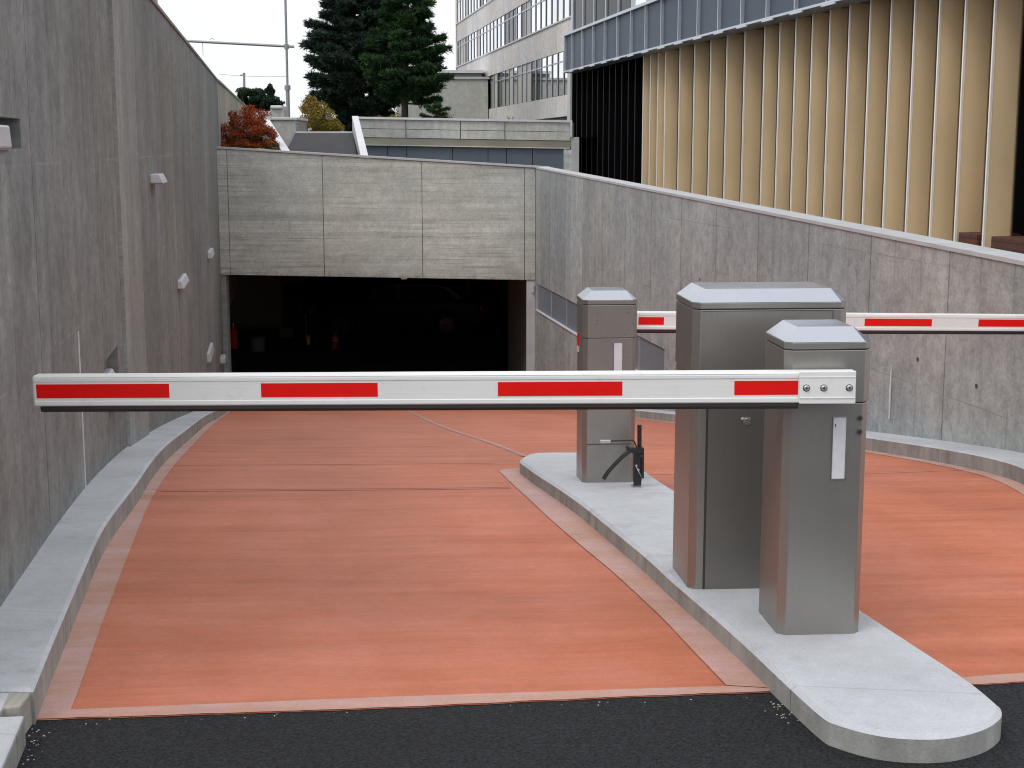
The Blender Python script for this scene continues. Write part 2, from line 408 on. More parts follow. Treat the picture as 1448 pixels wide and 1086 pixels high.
def brushed(name, base, rough=0.36, metal=0.75, vert=True, var=0.05):
    m = NT(name)
    tc = m.n.new('ShaderNodeTexCoord'); sx = m.n.new('ShaderNodeSeparateXYZ'); m.link(tc.outputs['Object'], sx.inputs[0])
    hh = m.noise(m.comb(m.math('MULTIPLY', sx.outputs[0], 60), m.math('MULTIPLY', sx.outputs[1], 60), m.math('MULTIPLY', sx.outputs[2], 1.5)), 1.0, 4, 0.6)
    g = m.noise(m.pos, 260, 3, 0.7); big = m.noise(m.pos, 2.2, 3, 0.5); sm = m.noise(m.pos, 9, 4, 0.6)
    c = m.mul(base, m.math('MULTIPLY', m.rng(hh, 0.3, 0.7, 1 - var, 1 + var), m.math('MULTIPLY', m.rng(g, 0.3, 0.7, 0.94, 1.06), m.rng(big, 0.3, 0.7, 0.95, 1.05))))
    vo = m.voro(m.pos, 7.0); sp = m.math('MULTIPLY', m.rng(vo, 0.035, 0.015, 0, 1), m.rng(sm, 0.5, 0.56, 0, 0.5))
    c = m.mix(sp, c, (0.05, 0.05, 0.05))
    # dust low down on the housing
    du = m.math('MULTIPLY', m.rng(sx.outputs[2], 0.16, 0.0, 0, 0.35), m.rng(sm, 0.35, 0.65, 0.2, 1))
    c = m.mix(du, c, (0.26, 0.24, 0.21))
    return m.out(c, m.rng(sm, 0.3, 0.7, rough - 0.015, rough + 0.02), metal, g, 0.04, 0.001)
M['cab'] = brushed('grey_metallic_lacquer', (0.325, 0.316, 0.294), 0.36, 0.78, var=0.015)
M['cabdoor'] = brushed('grey_metallic_door', (0.20, 0.197, 0.184), 0.42, 0.72, var=0.015)
M['cap'] = brushed('cap_skylit_lacquer', (0.47, 0.49, 0.53), 0.24, 0.8, var=0.01)  # sky reflection on the caps put into a lighter, bluer colour
M['seam'] = simple('seam_dark', (0.035, 0.033, 0.03), 0.6)
def white_paint(name, c):
    m = NT(name); a = m.noise(m.pos, 3, 4, 0.6)
    st = m.noise(m.comb(m.math('MULTIPLY', m.dot((1, 0, 0)), 3.0), m.math('MULTIPLY', m.dot((0, 0, 1)), 160.0), 0), 1.0, 3, 0.6)
    f = m.math('MULTIPLY', m.rng(a, 0.3, 0.7, 0.96, 1.03), m.rng(st, 0.25, 0.75, 0.96, 1.03))
    dirt = m.math('MULTIPLY', m.rng(m.noise(m.pos, 16, 5, 0.7), 0.58, 0.75, 0, 0.25), 1.0)
    return m.out(m.mix(dirt, m.mul(c, f), (0.42, 0.40, 0.36)), 0.38, 0)
M['white'] = white_paint('barrier_white', (0.80, 0.80, 0.785))
M['redfilm'] = simple('reflective_red', (0.78, 0.006, 0.004), 0.5, 0, 0.05, 8, spec=0.2)
M['whitefilm'] = simple('reflective_white', (0.66, 0.66, 0.69), 0.35, 0, 0.04, 30)
M['rubber'] = simple('black_rubber', (0.012, 0.012, 0.012), 0.45)
M['steel'] = simple('bolt_steel', (0.6, 0.6, 0.6), 0.3, 0.9)
M['black'] = simple('black_paint', (0.012, 0.012, 0.013), 0.35)
M['dark'] = simple('dark_void', (0.004, 0.004, 0.005), 0.95, spec=0.03)  # near-black colour stands in for the shade of unlit depths
M['tan'] = None
def fin_mat():
    m = NT('gold_fin_metal'); a = m.noise(m.pos, 0.9, 3, 0.5); b = m.noise(m.comb(m.math('MULTIPLY', m.dot((0, 1, 0)), 3), m.math('MULTIPLY', m.dot((0, 0, 1)), .4), 0), 1, 3, 0.5); g = m.noise(m.pos, 60, 3, 0.6)
    f = m.math('MULTIPLY', m.rng(a, 0.3, 0.7, 0.94, 1.05), m.math('MULTIPLY', m.rng(b, 0.3, 0.7, 0.92, 1.07), m.rng(g, 0.3, 0.7, 0.97, 1.03)))
    return m.out(m.mul((0.80, 0.60, 0.355), f), 0.5, 0.0)
M['tan'] = fin_mat()
M['finedge'] = simple('fin_edge', (0.92, 0.86, 0.78), 0.5, 0.0, 0.03)
M['blackfin'] = simple('black_slat', (0.0025, 0.0025, 0.0035), 0.75, 0.0, spec=0.05)
M['blueclad'] = simple('blue_grey_cladding', (0.058, 0.082, 0.112), 0.5, 0.0, 0.10, 0.8, spec=0.25)
M['alu'] = simple('aluminium', (0.52, 0.56, 0.61), 0.35, 0.6, 0.05)
M['dalu'] = simple('dark_aluminium', (0.05, 0.05, 0.055), 0.45, 0.3)
M['bluepanel'] = None
def rust_panel():
    m = NT('blue_grey_panel'); a = m.noise(m.pos, 0.8, 4, 0.6); b = m.noise(m.pos, 3.0, 5, 0.7)
    c = m.mul((0.095, 0.122, 0.150), m.rng(a, 0.3, 0.7, 0.85, 1.15))
    st = m.noise(m.comb(m.math('MULTIPLY', m.dot((1, 0, 0)), 5), m.math('MULTIPLY', m.dot((0, 0, 1)), 0.9), 2.0), 1.0, 4, 0.7)
    c = m.mix(m.math('MULTIPLY', m.rng(st, 0.60, 0.70, 0, 0.7), m.rng(b, 0.42, 0.6, 0, 1)), c, (0.24, 0.13, 0.08))
    return m.out(c, 0.5, 0)
M['bluepanel'] = rust_panel()
M['stripglass'] = simple('strip_glazing', (0.20, 0.235, 0.27), 0.4, 0.0, 0.05, 1.0)
def glass(name, c, rough=0.04, metal=0.85):
    m = NT(name); n = m.noise(m.pos, 0.35, 3, 0.5)
    return m.out(m.mul(c, m.rng(n, 0.3, 0.7, 0.8, 1.1)), rough, metal, n, 0.03, 0.1)
M['glass'] = glass('sky_reflecting_glass', (0.93, 0.95, 0.98), 0.03, 1.0)
M['glassdark'] = glass('dark_glass', (0.02, 0.024, 0.026), 0.08, 0.0); M['glassdark'].node_tree.nodes['Principled BSDF'].inputs['Specular IOR Level'].default_value = 0.04
M['blind'] = simple('window_blind', (0.52, 0.50, 0.48), 0.6)
M['frame'] = simple('window_frame', (0.30, 0.30, 0.30), 0.5, 0.2)
def brick():
    m = NT('brick'); u = m.dot(AX); v = m.dot((0, 0, 1)); u2 = m.math('ADD', u, m.dot(tuple(NRM)))
    b = m.n.new('ShaderNodeTexBrick'); m.link(m.comb(u2, v, 0), b.inputs['Vector'])
    b.inputs['Color1'].default_value = (0.125, 0.036, 0.020, 1); b.inputs['Color2'].default_value = (0.085, 0.026, 0.016, 1); b.inputs['Mortar'].default_value = (0.035, 0.02, 0.015, 1)
    b.inputs['Scale'].default_value = 1.0; b.inputs['Brick Width'].default_value = 0.24; b.inputs['Row Height'].default_value = 0.075; b.inputs['Mortar Size'].default_value = 0.008
    return m.out(b.outputs['Color'], 0.8, 0, b.outputs['Fac'], -0.5, 0.01)
M['brick'] = brick()
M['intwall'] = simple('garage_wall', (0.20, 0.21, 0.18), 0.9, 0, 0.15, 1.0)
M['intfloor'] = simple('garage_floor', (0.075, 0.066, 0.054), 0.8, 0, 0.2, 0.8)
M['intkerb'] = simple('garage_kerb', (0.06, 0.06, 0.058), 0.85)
M['carpaint'] = simple('dark_car_paint', (0.006, 0.007, 0.012), 0.12, 0.2)
M['chrome'] = simple('chrome', (0.75, 0.72, 0.62), 0.18, 1.0)
M['rim'] = simple('alloy_rim', (0.15, 0.14, 0.12), 0.15, 1.0)
M['tyre'] = simple('tyre', (0.01, 0.01, 0.01), 0.7)
M['orange'] = simple('orange_plastic', (0.95, 0.32, 0.03), 0.45)
M['redpl'] = simple('red_plastic', (0.80, 0.03, 0.015), 0.35)
M['whitepl'] = simple('white_plastic', (0.62, 0.62, 0.62), 0.4, 0, 0.05)
M['lamp'] = simple('lamp_housing', (0.60, 0.61, 0.65), 0.35, 0.15, 0.05)
M['lampedge'] = simple('lamp_side', (0.30, 0.30, 0.31), 0.4, 0.3)
M['bark'] = simple('bark', (0.055, 0.040, 0.028), 0.9, 0, 0.3, 9, 0.8)
M['pole'] = simple('galvanised_pole', (0.30, 0.32, 0.34), 0.45, 0.5)
def leafmat(name, c1, c2, sc=0.8):
    m = NT(name); n = m.noise(m.pos, sc, 3, 0.6); n2 = m.noise(m.pos, 8, 2, 0.6)
    c = m.mix(m.rng(n, 0.35, 0.65, 0, 1), c1, c2)
    return m.out(m.mul(c, m.rng(n2, 0.3, 0.7, 0.75, 1.25)), 0.7, 0, spec=0.2)
M['pine1'] = leafmat('pine_needles_dark', (0.014, 0.030, 0.022), (0.042, 0.068, 0.048), 0.9)
M['pine2'] = leafmat('pine_needles_green', (0.012, 0.034, 0.014), (0.036, 0.088, 0.026), 0.9)
M['pine3'] = leafmat('pine_needles_far', (0.012, 0.030, 0.018), (0.028, 0.055, 0.026), 0.5)
M['yellow'] = leafmat('yellow_leaves', (0.20, 0.145, 0.022), (0.30, 0.225, 0.05), 1.0)
M['olive'] = leafmat('olive_leaves', (0.06, 0.065, 0.02), (0.13, 0.11, 0.035), 1.5)
M['redleaf'] = leafmat('red_leaves', (0.24, 0.042, 0.016), (0.40, 0.10, 0.03), 4.0)
M['greenleaf'] = leafmat('green_leaves', (0.045, 0.075, 0.02), (0.10, 0.11, 0.03), 4.0)
M['grass'] = leafmat('ground_cover', (0.05, 0.065, 0.03), (0.09, 0.10, 0.045), 0.3)

# ------------------------------------------------------------------ ground, driveway
LA, RB = -1.0, 4.65            # left wall plane, right wall plane
def wx(c, y): return c - K * y

# asphalt street in finer pieces near the picture

bl = [ground(50, 1018), ground(300, 1010.5), ground(568, 1001), ground(850, 988), ground(1091, 979), ground(1386, 968.5), ground(1448, 965), ground(1560, 961)]
bl.insert(0, Vector((wx(LA, bl[0].y) - 0.1, bl[0].y - 0.01)))
# wobble the asphalt edge a little
edge = []
for p in catmull(bl, 26): edge.append(Vector((p.x, p.y + 0.006 * (mnoise.noise(Vector((p.x * 9, 0, 0))) + 0.6 * mnoise.noise(Vector((p.x * 31, 5, 0)))))))
tag(slab('street', [Vector((-300, -300)), Vector((300, -300)), Vector((300, 3.6)), Vector((9, 3.6))] + [Vector((9, edge[-1].y + .05))] + [p + Vector((0, .04)) for p in edge[::-1]] + [Vector((-3, edge[0].y + .04)), Vector((-3, 3.6)), Vector((-300, 3.6))], -0.002, None, M['asphalt'], step=0.3), kind='structure')
far = [Vector((8.0, edge[-1].y)), Vector((8.0, 6.0)), Vector((wx(RB, 8.0) + .1, 8.0)), Vector((wx(RB, 26.2) + .1, 26.2)), Vector((wx(LA, 26.2) - .1, 26.2))]
tag(slab('driveway', edge + far, 0.0, None, M['red'], zf=lambda y: Zr(y)), kind='structure')

# pale borders --------------------------------------------------------------
HK = 0.11
kerb_px = [(47, 974), (98, 852), (116, 810), (147, 744), (192, 683.5), (215, 650), (240, 624), (268, 603), (294, 585)]
kedge = [ground(*p, HK) for p in kerb_px]
# continue along the wall down to the portal
for y in (17.5, 20, 23, 26.0): kedge.append(Vector((wx(LA, y) + 0.24, y)))
ks = catmull(kedge, 5)
inner_px = [(100, 1004.5), (117.7, 958), (157, 848), (184, 777.7), (221, 694), (270.7, 631.7), (305.5, 597), (325, 583)]
ipt = [ground(*p) for p in inner_px]
off_ = ipt[-1].x - wx(LA, ipt[-1].y)
for y in (17.8, 20, 23, 26.0): ipt.append(Vector((wx(LA, y) + off_, y)))
ik = catmull(ipt, 5)
front_lo = [p for p in edge if p.x < ground(1091, 979).x]
up = catmull([ground(100, 1004.5), ground(340, 994.8), ground(568, 986), ground(1027.7, 971)], 8)
isl_out_px = [(1027, 970.3), (979, 920), (931, 869.5), (868, 811), (820, 771), (775, 731.9), (731.4, 691.5), (710, 671), (707, 667), (713, 664.3), (734.5, 662.5)]
io = catmull([ground(*p) for p in isl_out_px], 4)
HI = 0.08
isl_px = [(735, 651), (738.7, 646), (752, 641), (773, 639.7), (811, 639.6), (845, 640.2), (872, 643.5), (892, 651), (911, 663.5), (944.8, 686.7), (1060, 761), (1215.4, 859), (1291, 908), (1371.6, 960.7),
          (1406.6, 988.8), (1416, 999), (1413.7, 1011.6), (1389, 1027), (1343.5, 1038), (1291, 1039.5), (1238, 1034), (1185.6, 1020), (1157.5, 1004.6), (1094, 946.7), (1049, 904.5), (955, 823),
          (918, 789), (870, 749.5), (824.7, 713), (804, 698), (762.5, 671), (744, 658)]
isl = [ground(*p, HI) for p in isl_px]
isl = catmull(isl, 5, closed=True)
island_left = [ground(*p, HI) + Vector((0.02, 0)) for p in [(744, 658), (762.5, 671), (804, 698), (870, 749.5), (918, 789), (955, 823), (1049, 904.5), (1094, 946.7), (1130, 979)]]
# border: left strip + front strip + island strip as three pieces that only butt
def sheet(name, outline, h=0.0022, mat='pink'): return tag(slab(name, outline, h, None, M[mat]), kind='structure')
k0 = ks[0]
c_ = min(edge, key=lambda q: abs(q.x - k0.x))
sheet('border_strip', [Vector((k0.x - .03, c_.y + .004))] + [p - Vector((0.03, 0)) for p in ks] + ik[::-1] + [ground(100, 1004.5), Vector((ground(100, 1004.5).x, min(edge, key=lambda q: abs(q.x - ground(100, 1004.5).x)).y + .004))])
a0 = ground(100, 1004.5)
fl = [p + Vector((0, 0.003)) for p in front_lo if p.x > a0.x - 0.02]
sheet('border_strip', [a0] + up[1:] + [ground(1091, 979) + Vector((0.06, 0.02))] + fl[::-1] + [Vector((a0.x - .02, fl[0].y + .004))], 0.0030)
il = island_left[::-1]
sheet('border_strip', io + [Vector((q.x + 0.03, q.y)) for q in island_left] + [ground(1091, 979) + Vector((0.06, 0.022))], 0.0038)
re = [p for p in edge if p.x > ground(1340, 968).x]
sheet('border_strip', [ground(1310, 963), ground(1368, 958), ground(1448, 952), ground(1560, 944)] + [p + Vector((0, 0.003)) for p in re][::-1])

# joints
def joint(px, w=0.008, mat='joint', h=0.0030):
    return tag(strip_line('paving_joint', catmull([ground(*p) for p in px], 5), w, h, M[mat]), kind='structure')
joint([(190, 693.3), (400, 692), (600, 690.5), (722, 689)], 0.010)
joint([(224, 695.2), (400, 693.8), (600, 692.3), (722, 690.8)], 0.016, 'joint_pale', 0.0022)
joint([(240, 658), (420, 657), (700, 655)], 0.014, 'joint_pale')
joint([(330, 622), (500, 621), (660, 620.5)], 0.02, 'joint_pale')
joint([(575, 580), (610, 597), (640, 609), (676, 620.5), (700, 629), (742, 645.5)], 0.05, 'pink', 0.0022)
joint([(575, 580.6), (610, 597.6), (640, 609.6), (676, 621), (700, 629.6), (742, 646)], 0.011, 'joint', 0.0040)
joint([(912, 671), (1100, 671), (1223, 670), (1384, 664), (1430, 663)], 0.012, 'joint_pale')
joint([(905, 632), (1100, 631), (1223, 643), (1290, 641)], 0.014, 'joint_pale')

# left kerb -------------------------------------------------------------------
kb = [Vector((wx(LA, p.y) - 0.02, p.y)) for p in ks]
kerb = slab('kerb', ks + [Vector((wx(LA, 26.0) - 0.02, 26.0)), Vector((wx(LA, ks[0].y) - 0.02, ks[0].y + 0.01))], HK, -0.06, M['kerb'], 0.013)
tag(kerb, 'long pale concrete kerb curving along the foot of the dark left wall', 'kerb')
# broken end + loose kerb stones at the street corner
e0 = ks[0]
mb = MB(); mb.prism([(e0.x - .01, e0.y + 0.01), (e0.x - 0.005, e0.y - 0.10), (e0.x - 0.11, e0.y - 0.13), (e0.x - 0.14, e0.y + .01)], -0.03, HK - 0.012)
o = mb.build('kerb_end', M['broken'], None, 0.006); tag(o, 'rough broken concrete end of the left kerb beside the asphalt', 'kerb end')
d0 = (Vector((0.06, -0.36))).normalized()
def stone(name, p, w, l, h, label):
    q = Vector((-d0.y, d0.x)) * -1
    q = Vector((-1, -0.12)).normalized()
    mb = MB(); mb.prism([(p.x, p.y), (p.x + d0.x * l, p.y + d0.y * l), (p.x + d0.x * l + q.x * w, p.y + d0.y * l + q.y * w), (p.x + q.x * w, p.y + q.y * w)], -0.05, h)
    o = mb.build(name, M['kerb'], None, 0.008); tag(o, label, 'kerb stone', 'loose kerb stones at the corner of the street')
s1 = ground(35, 1011, 0.085)
stone('kerb_stone', Vector((s1.x, s1.y)), 0.55, 1.3, 0.085, 'nearest pale kerb stone in the bottom left corner by the asphalt')
s2 = ground(14.5, 976, 0.105)
stone('kerb_stone', Vector((s2.x, s2.y)), 0.5, s2.y - s1.y + 0.0, 0.100, 'small kerb stone between the broken kerb end and the nearest stone')

# right kerb --------------------------------------------------------------------
rk_px = [(901, 579.5), (947, 584), (1224, 620), (1290, 627), (1350, 636), (1412, 646.5), (1448, 660), (1490, 684), (1540, 730)]
rk = [ground(*p, 0.10) for p in rk_px]
rk = [Vector((wx(RB, y) - w_, y)) for y, w_ in ((26.0, .20), (22.0, .21), (18.5, .23), (15.0, .26), (12.5, .30), (10.8, .34), (9.9, .345), (9.2, .335), (8.7, .34), (8.3, .38), (7.9, .47), (7.4, .62), (6.5, .98))]
rks = catmull(rk, 6)
tail = rks[-1]
o = slab('kerb', rks + [Vector((tail.x + 1.5, tail.y)), Vector((wx(RB, 6.0) + 1.6, 8.2)), Vector((wx(RB, 8.0) + 0.02, 8.0)), Vector((wx(RB, 26.0) + 0.02, 26.0))], 0.10, -0.06, M['kerb'], 0.012)
tag(o, 'pale concrete kerb at the foot of the right retaining wall', 'kerb')
pk = [p + Vector((-0.015, -0.0)) for p in rks]
low = []
for i, p in enumerate(rks):
    d = (rks[min(i + 1, len(rks) - 1)] - rks[max(i - 1, 0)]).normalized(); n = Vector((d.y, -d.x))
    if n.x > 0: n = -n
    low.append(p + n * 0.10)
sheet('border_strip', [p + Vector((0.03, 0)) for p in rks] + low[::-1], 0.0022)

# traffic island -------------------------------------------------------------
o = slab('traffic_island', isl, HI, -0.06, M['island'], 0.016, 0.2)
tag(o, 'long pale concrete island with rounded ends carrying the barrier cabinets', 'traffic island')
# a few crumbs of grit where the asphalt meets concrete
gm = MB()
for k in range(110):
    t = random.random()
    if k < 40: p = ground(1095 + 30 * t, 990 + 28 * t); p += Vector((random.gauss(-0.01, 0.02), random.gauss(-0.015, 0.01)))
    elif k < 75: q = random.choice(bl[:5]); p = Vector((random.uniform(-1.3, 0.8), 0)); 
    else: p = ground(38 - 12 * t, 1030 + 50 * t) + Vector((random.gauss(0.03, 0.02), 0))
    if 40 <= k < 75: p.y = min(edge, key=lambda e: abs(e.x - p.x)).y + random.gauss(-0.02, 0.015)
    s = random.uniform(0.0010, 0.0034)
    r_ = [(p.x + s * random.uniform(.6, 1.4) * math.cos(a), p.y + s * random.uniform(.6, 1.4) * math.sin(a)) for a in (0.3, 1.5, 2.9, 4.4)]; gm.prism(r_, -0.004, -0.004 + s * 1.1)
tag(gm.build('grit', simple('grit', (0.5, 0.46, 0.38), 0.9)), 'pale crumbs of grit scattered along the edge of the asphalt', 'grit', None, 'stuff')

# ------------------------------------------------------------------ walls
def wall(mb, c, t0, t1, side, thick, zb, ztop, holes=(), mi=0):
    """side=+1: visible face looks towards +n (left wall), -1: towards -n (right wall)"""
    ts = sorted(set([t0, t1] + [h[0] for h in holes] + [h[1] for h in holes]))
    zs = sorted(set([zb] + [h[2] for h in holes] + [h[3] for h in holes]))
    P = lambda t, z, n: tuple(Vector((c - K * t, t, z)) + NRM * n)
    for i in range(len(ts) - 1):
        a, b = ts[i], ts[i + 1]
        for j in range(len(zs)):
            z0 = zs[j]
            top = j == len(zs) - 1
            za = ztop(a) if top else zs[j + 1]; zb2 = ztop(b) if top else zs[j + 1]
            hole = None
            for h in holes:
                if not top and a >= h[0] and b <= h[1] and z0 >= h[2] and zs[j + 1] <= h[3]: hole = h
            if hole: continue
            mb.add([P(a, z0, 0), P(b, z0, 0), P(b, zb2, 0), P(a, za, 0)], [(0, 1, 2, 3)], mi)
    for h in holes:
        a, b, z0, z1, d = h; n = -side * d
        mb.add([P(a, z0, n), P(b, z0, n), P(b, z1, n), P(a, z1, n)], [(0, 1, 2, 3)], mi)
        mb.add([P(a, z0, 0), P(b, z0, 0), P(b, z0, n), P(a, z0, n)], [(0, 1, 2, 3)], mi)
        mb.add([P(a, z1, 0), P(b, z1, 0), P(b, z1, n), P(a, z1, n)], [(0, 1, 2, 3)], mi)
        mb.add([P(a, z0, 0), P(a, z1, 0), P(a, z1, n), P(a, z0, n)], [(0, 1, 2, 3)], mi)
        mb.add([P(b, z0, 0), P(b, z1, 0), P(b, z1, n), P(b, z0, n)], [(0, 1, 2, 3)], mi)
    n = -side * thick
    mb.add([P(t0, zb, n), P(t1, zb, n), P(t1, ztop(t1), n), P(t0, ztop(t0), n)], [(0, 1, 2, 3)], mi)
    mb.add([P(t0, ztop(t0), 0), P(t1, ztop(t1), 0), P(t1, ztop(t1), n), P(t0, ztop(t0), n)], [(0, 1, 2, 3)], mi)
    for t in (t0, t1): mb.add([P(t, zb, 0), P(t, ztop(t), 0), P(t, ztop(t), n), P(t, zb, n)], [(0, 1, 2, 3)], mi)
def fixn(o):   # wall faces: make them look outwards is not needed for diffuse concrete
    return o

ZL = lambda t: H + 1.23
zb = -4.2
p_a = plane(28, 168, LA); p_b = plane(28, 212, LA)
hole1 = (5.15, p_a.y, H + 0.0, p_a.z, 0.08)
p_c = plane(166, 489, LA)
hole2 = (p_c.y - 0.75, p_c.y, p_c.z - 0.30, p_c.z, 0.07)
wl = empty('retaining_wall', (wx(LA, 3.9), 3.9, 0))
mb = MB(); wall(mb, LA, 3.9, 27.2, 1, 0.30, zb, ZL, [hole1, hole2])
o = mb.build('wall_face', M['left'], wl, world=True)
mb = MB()
def ext(mb, n0, n1, z0, z1):
    q = [Vector((LA - K * 27.2, 27.2, 0)) + NRM * n0, Vector((LA - K * 50, 50, 0)) + NRM * (n0 + .27), Vector((LA - K * 50, 50, 0)) + NRM * (n1 + .27), Vector((LA - K * 27.2, 27.2, 0)) + NRM * n1]
    mb.prism(q, z0, z1)
ext(mb, -0.30, 0.002, -1.5, H + 1.232)
mb.build('wall_extension', concrete('left_wall_far', (0.41, 0.385, 0.335), AX, 'v', 0.5, 3.0, 6.3, 0.12, joint=0.2), wl, world=True)
pa, pb = plane(166, 300, LA).y, plane(194, 300, LA).y
mb = MB(); mb.wbox(LA, pa, pb, -0.05, 0.022, zb, H + 1.229); mb.build('pilaster', M['pil'], wl, world=True)
mb = MB(); mb.wbox(LA, 3.9, 27.2, -0.32, 0.015, H + 1.232, H + 1.262); mb.build('coping', simple('thin_coping', (0.25, 0.25, 0.24), 0.6), wl, world=True)
# two pale mastic joints
for px, y0, y1 in ((116.5, 480, 686), (284, 250, 560)):
    t = plane(px, 600, LA).y
    mb = MB(); zlo = Zr(t) + HK; mb.wbox(LA, t - 0.012, t + 0.012, -0.01, 0.004, zlo, zlo + (0.80 if px < 200 else 3.0)); mb.build('joint_seal', M['stripcoping'] if px < 200 else M['pil'], wl, world=True)
mb = MB(); ext(mb, -.32, .03, H + 1.2325, H + 1.262); mb.build('coping', M['coping'], wl, world=True)
tag(wl, 'tall dark grey board-marked concrete retaining wall along the left of the ramp', 'wall')

ZR = lambda t: H + (-0.72 + (t - 9.0) * 0.0217)
wr = empty('retaining_wall', (wx(RB, 7.0), 7.0, 0))
wz0, wz1 = H - 2.87, H - 2.385
mb = MB(); wall(mb, RB, 7.0, 26.0, -1, 0.22, zb, ZR, [(17.3, 25.9, wz0, wz1, 0.05)])
mb.build('wall_face', M['right'], wr, world=True)
mb = MB()
for i in range(20):
    t0 = 7.0 + i * 0.965; t1 = min(t0 + 0.965, 26.3)
    P = lambda t, n, dz: tuple(Vector((RB - K * t, t, ZR(t) + dz)) + NRM * n)
    mb.add([P(t0, -0.012, 0.002), P(t1, -0.012, 0.002), P(t1, 0.235, 0.002), P(t0, 0.235, 0.002), P(t0, -0.012, 0.03), P(t1, -0.012, 0.03), P(t1, 0.235, 0.03), P(t0, 0.235, 0.03)],
           [(0, 1, 2, 3), (4, 5, 6, 7), (0, 1, 5, 4), (1, 2, 6, 5), (2, 3, 7, 6), (3, 0, 4, 7)])
mb.build('coping', M['coping'], wr, world=True)
tag(wr, 'grey concrete retaining wall with pale coping along the right lane', 'wall')
wn = empty('strip_window', (wx(RB, 17.3), 17.3, wz0))
tag(wn, 'long low blue-grey strip window set into the right retaining wall', 'window')
mts = [17.3, 18.6, 19.9, 21.3, 22.3, 23.3, 24.6, 25.88]
for i in range(len(mts) - 1):
    mb = MB(); mb.wbox(RB, mts[i] + 0.02, mts[i + 1] - 0.02, 0.022, 0.035, wz0 + 0.02, wz1 - 0.006); mb.build('pane', M['stripglass'], wn, world=True)
for t in mts:
    mb = MB(); mb.wbox(RB, t - 0.02 + (0.02 if t == 17.3 else 0), t + 0.02, 0.012, 0.045, wz0 + 0.02, wz1 - 0.003); mb.build('mullion', M['alu'], wn, world=True)
mb = MB(); mb.wbox(RB, 17.3, 25.9, -0.02, 0.048, wz0 + 0.001, wz0 + 0.02); mb.build('sill', M['stripcoping'], wn, world=True)
# vertical white drip mark / conduit on the right wall
t = plane(1261, 560, RB); za = plane(1262, 518, RB).z; zc_ = plane(1259, 592, RB).z
mb = MB(); mb.tube([(t.x - 0.012, t.y, za), (t.x - 0.014, t.y, (za + zc_) / 2), (t.x - 0.012, t.y, zc_)], [0.004, 0.008, 0.006], 8)
tag(mb.build('conduit', M['stripcoping']), 'short thin white vertical strip on the right retaining wall', 'conduit')

for px, py in ((1381, 546), (1298, 508), (990, 395)):
    t = plane(px, py, RB); P = Vector((t.x, t.y, t.z)); mb = MB(); mb.lathe(P - NRM * .001, [(.016, 0), (.016, .003)], NRM * -1, 14); mb.build('tie_hole', simple('tie_hole_dark', (.06, .06, .055), .9), wr, world=True)
# portal ----------------------------------------------------------------------
YP = 26.0
XL, XR = wx(LA, YP) - 0.02, wx(RB, YP) + 0.0
ge = empty('garage_entrance', ((XL + XR) / 2, YP, Zr(YP)))
tag(ge, 'wide board-marked concrete lintel wall over the dark garage opening', 'garage entrance')
zTL, zTR = H - 0.0, H - 0.352
zBL, zBR = H - 2.235, H - 2.335
XL2 = XL + 0.0
def portal_strip(mb, xa, xb, y0, y1, zfa, zfb, mi=0):
    pass
xj = [XL] + [atY(px, 300, YP).x for px in (323, 457, 597, 742)] + [XR]
for i in range(5):
    a, b = xj[i] + 0.004, xj[i + 1] - 0.004
    f = lambda x, l, r: l + (r - l) * (x - XL) / (XR - XL)
    dy = 0.03 if i in (0, 4) else 0.0
    mb = MB(); mb.add([(a, YP - dy * 0, f(a, zBL, zBR)), (b, YP, f(b, zBL, zBR)), (b, YP, f(b, zTL, zTR)), (a, YP, f(a, zTL, zTR)),
                       (a, YP + .3, f(a, zBL, zBR)), (b, YP + .3, f(b, zBL, zBR)), (b, YP + .3, f(b, zTL, zTR)), (a, YP + .3, f(a, zTL, zTR))],
                      [(0, 1, 2, 3), (4, 7, 6, 5), (0, 4, 5, 1), (1, 5, 6, 2), (2, 6, 7, 3), (3, 7, 4, 0)])
    mb.build('lintel_panel', M['portal'], ge, 0.006, world=True)
mb = MB(); mb.add([(XL, YP + 0.02, zBL + .005), (XR, YP + 0.02, zBR + .005), (XR, YP + 0.02, zTR - .005), (XL, YP + .02, zTL - .005), (XL, YP + .28, zBL + .005), (XR, YP + .28, zBR + .005), (XR, YP + .28, zTR - .005), (XL, YP + .28, zTL - .005)],
                  [(0, 1, 2, 3), (4, 7, 6, 5), (0, 4, 5, 1), (1, 5, 6, 2), (2, 6, 7, 3), (3, 7, 4, 0)])
mb.build('joint_core', M['seam'], ge, world=True)
mb = MB(); mb.add([(XL, YP - 0.03, zTL + .002), (XR + .25, YP - 0.03, zTR + .002), (XR + .25, YP + 0.33, zTR + .002), (XL, YP + .33, zTL + .002), (XL, YP - .03, zTL + .035), (XR + .25, YP - .03, zTR + .035), (XR + .25, YP + .33, zTR + .035), (XL, YP + .33, zTL + .035)],
                  [(0, 1, 2, 3), (4, 7, 6, 5), (0, 4, 5, 1), (1, 5, 6, 2), (2, 6, 7, 3), (3, 7, 4, 0)])
mb.build('coping', M['coping'], ge, world=True)
jl = atY(319, 400, YP).x
mb = MB(); mb.box(XL, jl, YP + 0.04, YP + 0.3, zb - .5, zBL - .002); mb.build('jamb', M['pil'], ge, 0.01, world=True)
jr = atY(744.5, 400, YP).x
mb = MB(); mb.box(jr, XR, YP + 0.02, YP + 0.3, zb - .5, zBR - .002); mb.build('jamb', M['coping'], ge, 0.01, world=True)
mb = MB(); mb.box(XR - 0.07, XR - 0.03, YP - 0.05, YP + 0.02, zBR - 0.22, zBR - 0.08); mb.build('sensor_box', M['lamp'], ge, 0.005, world=True)
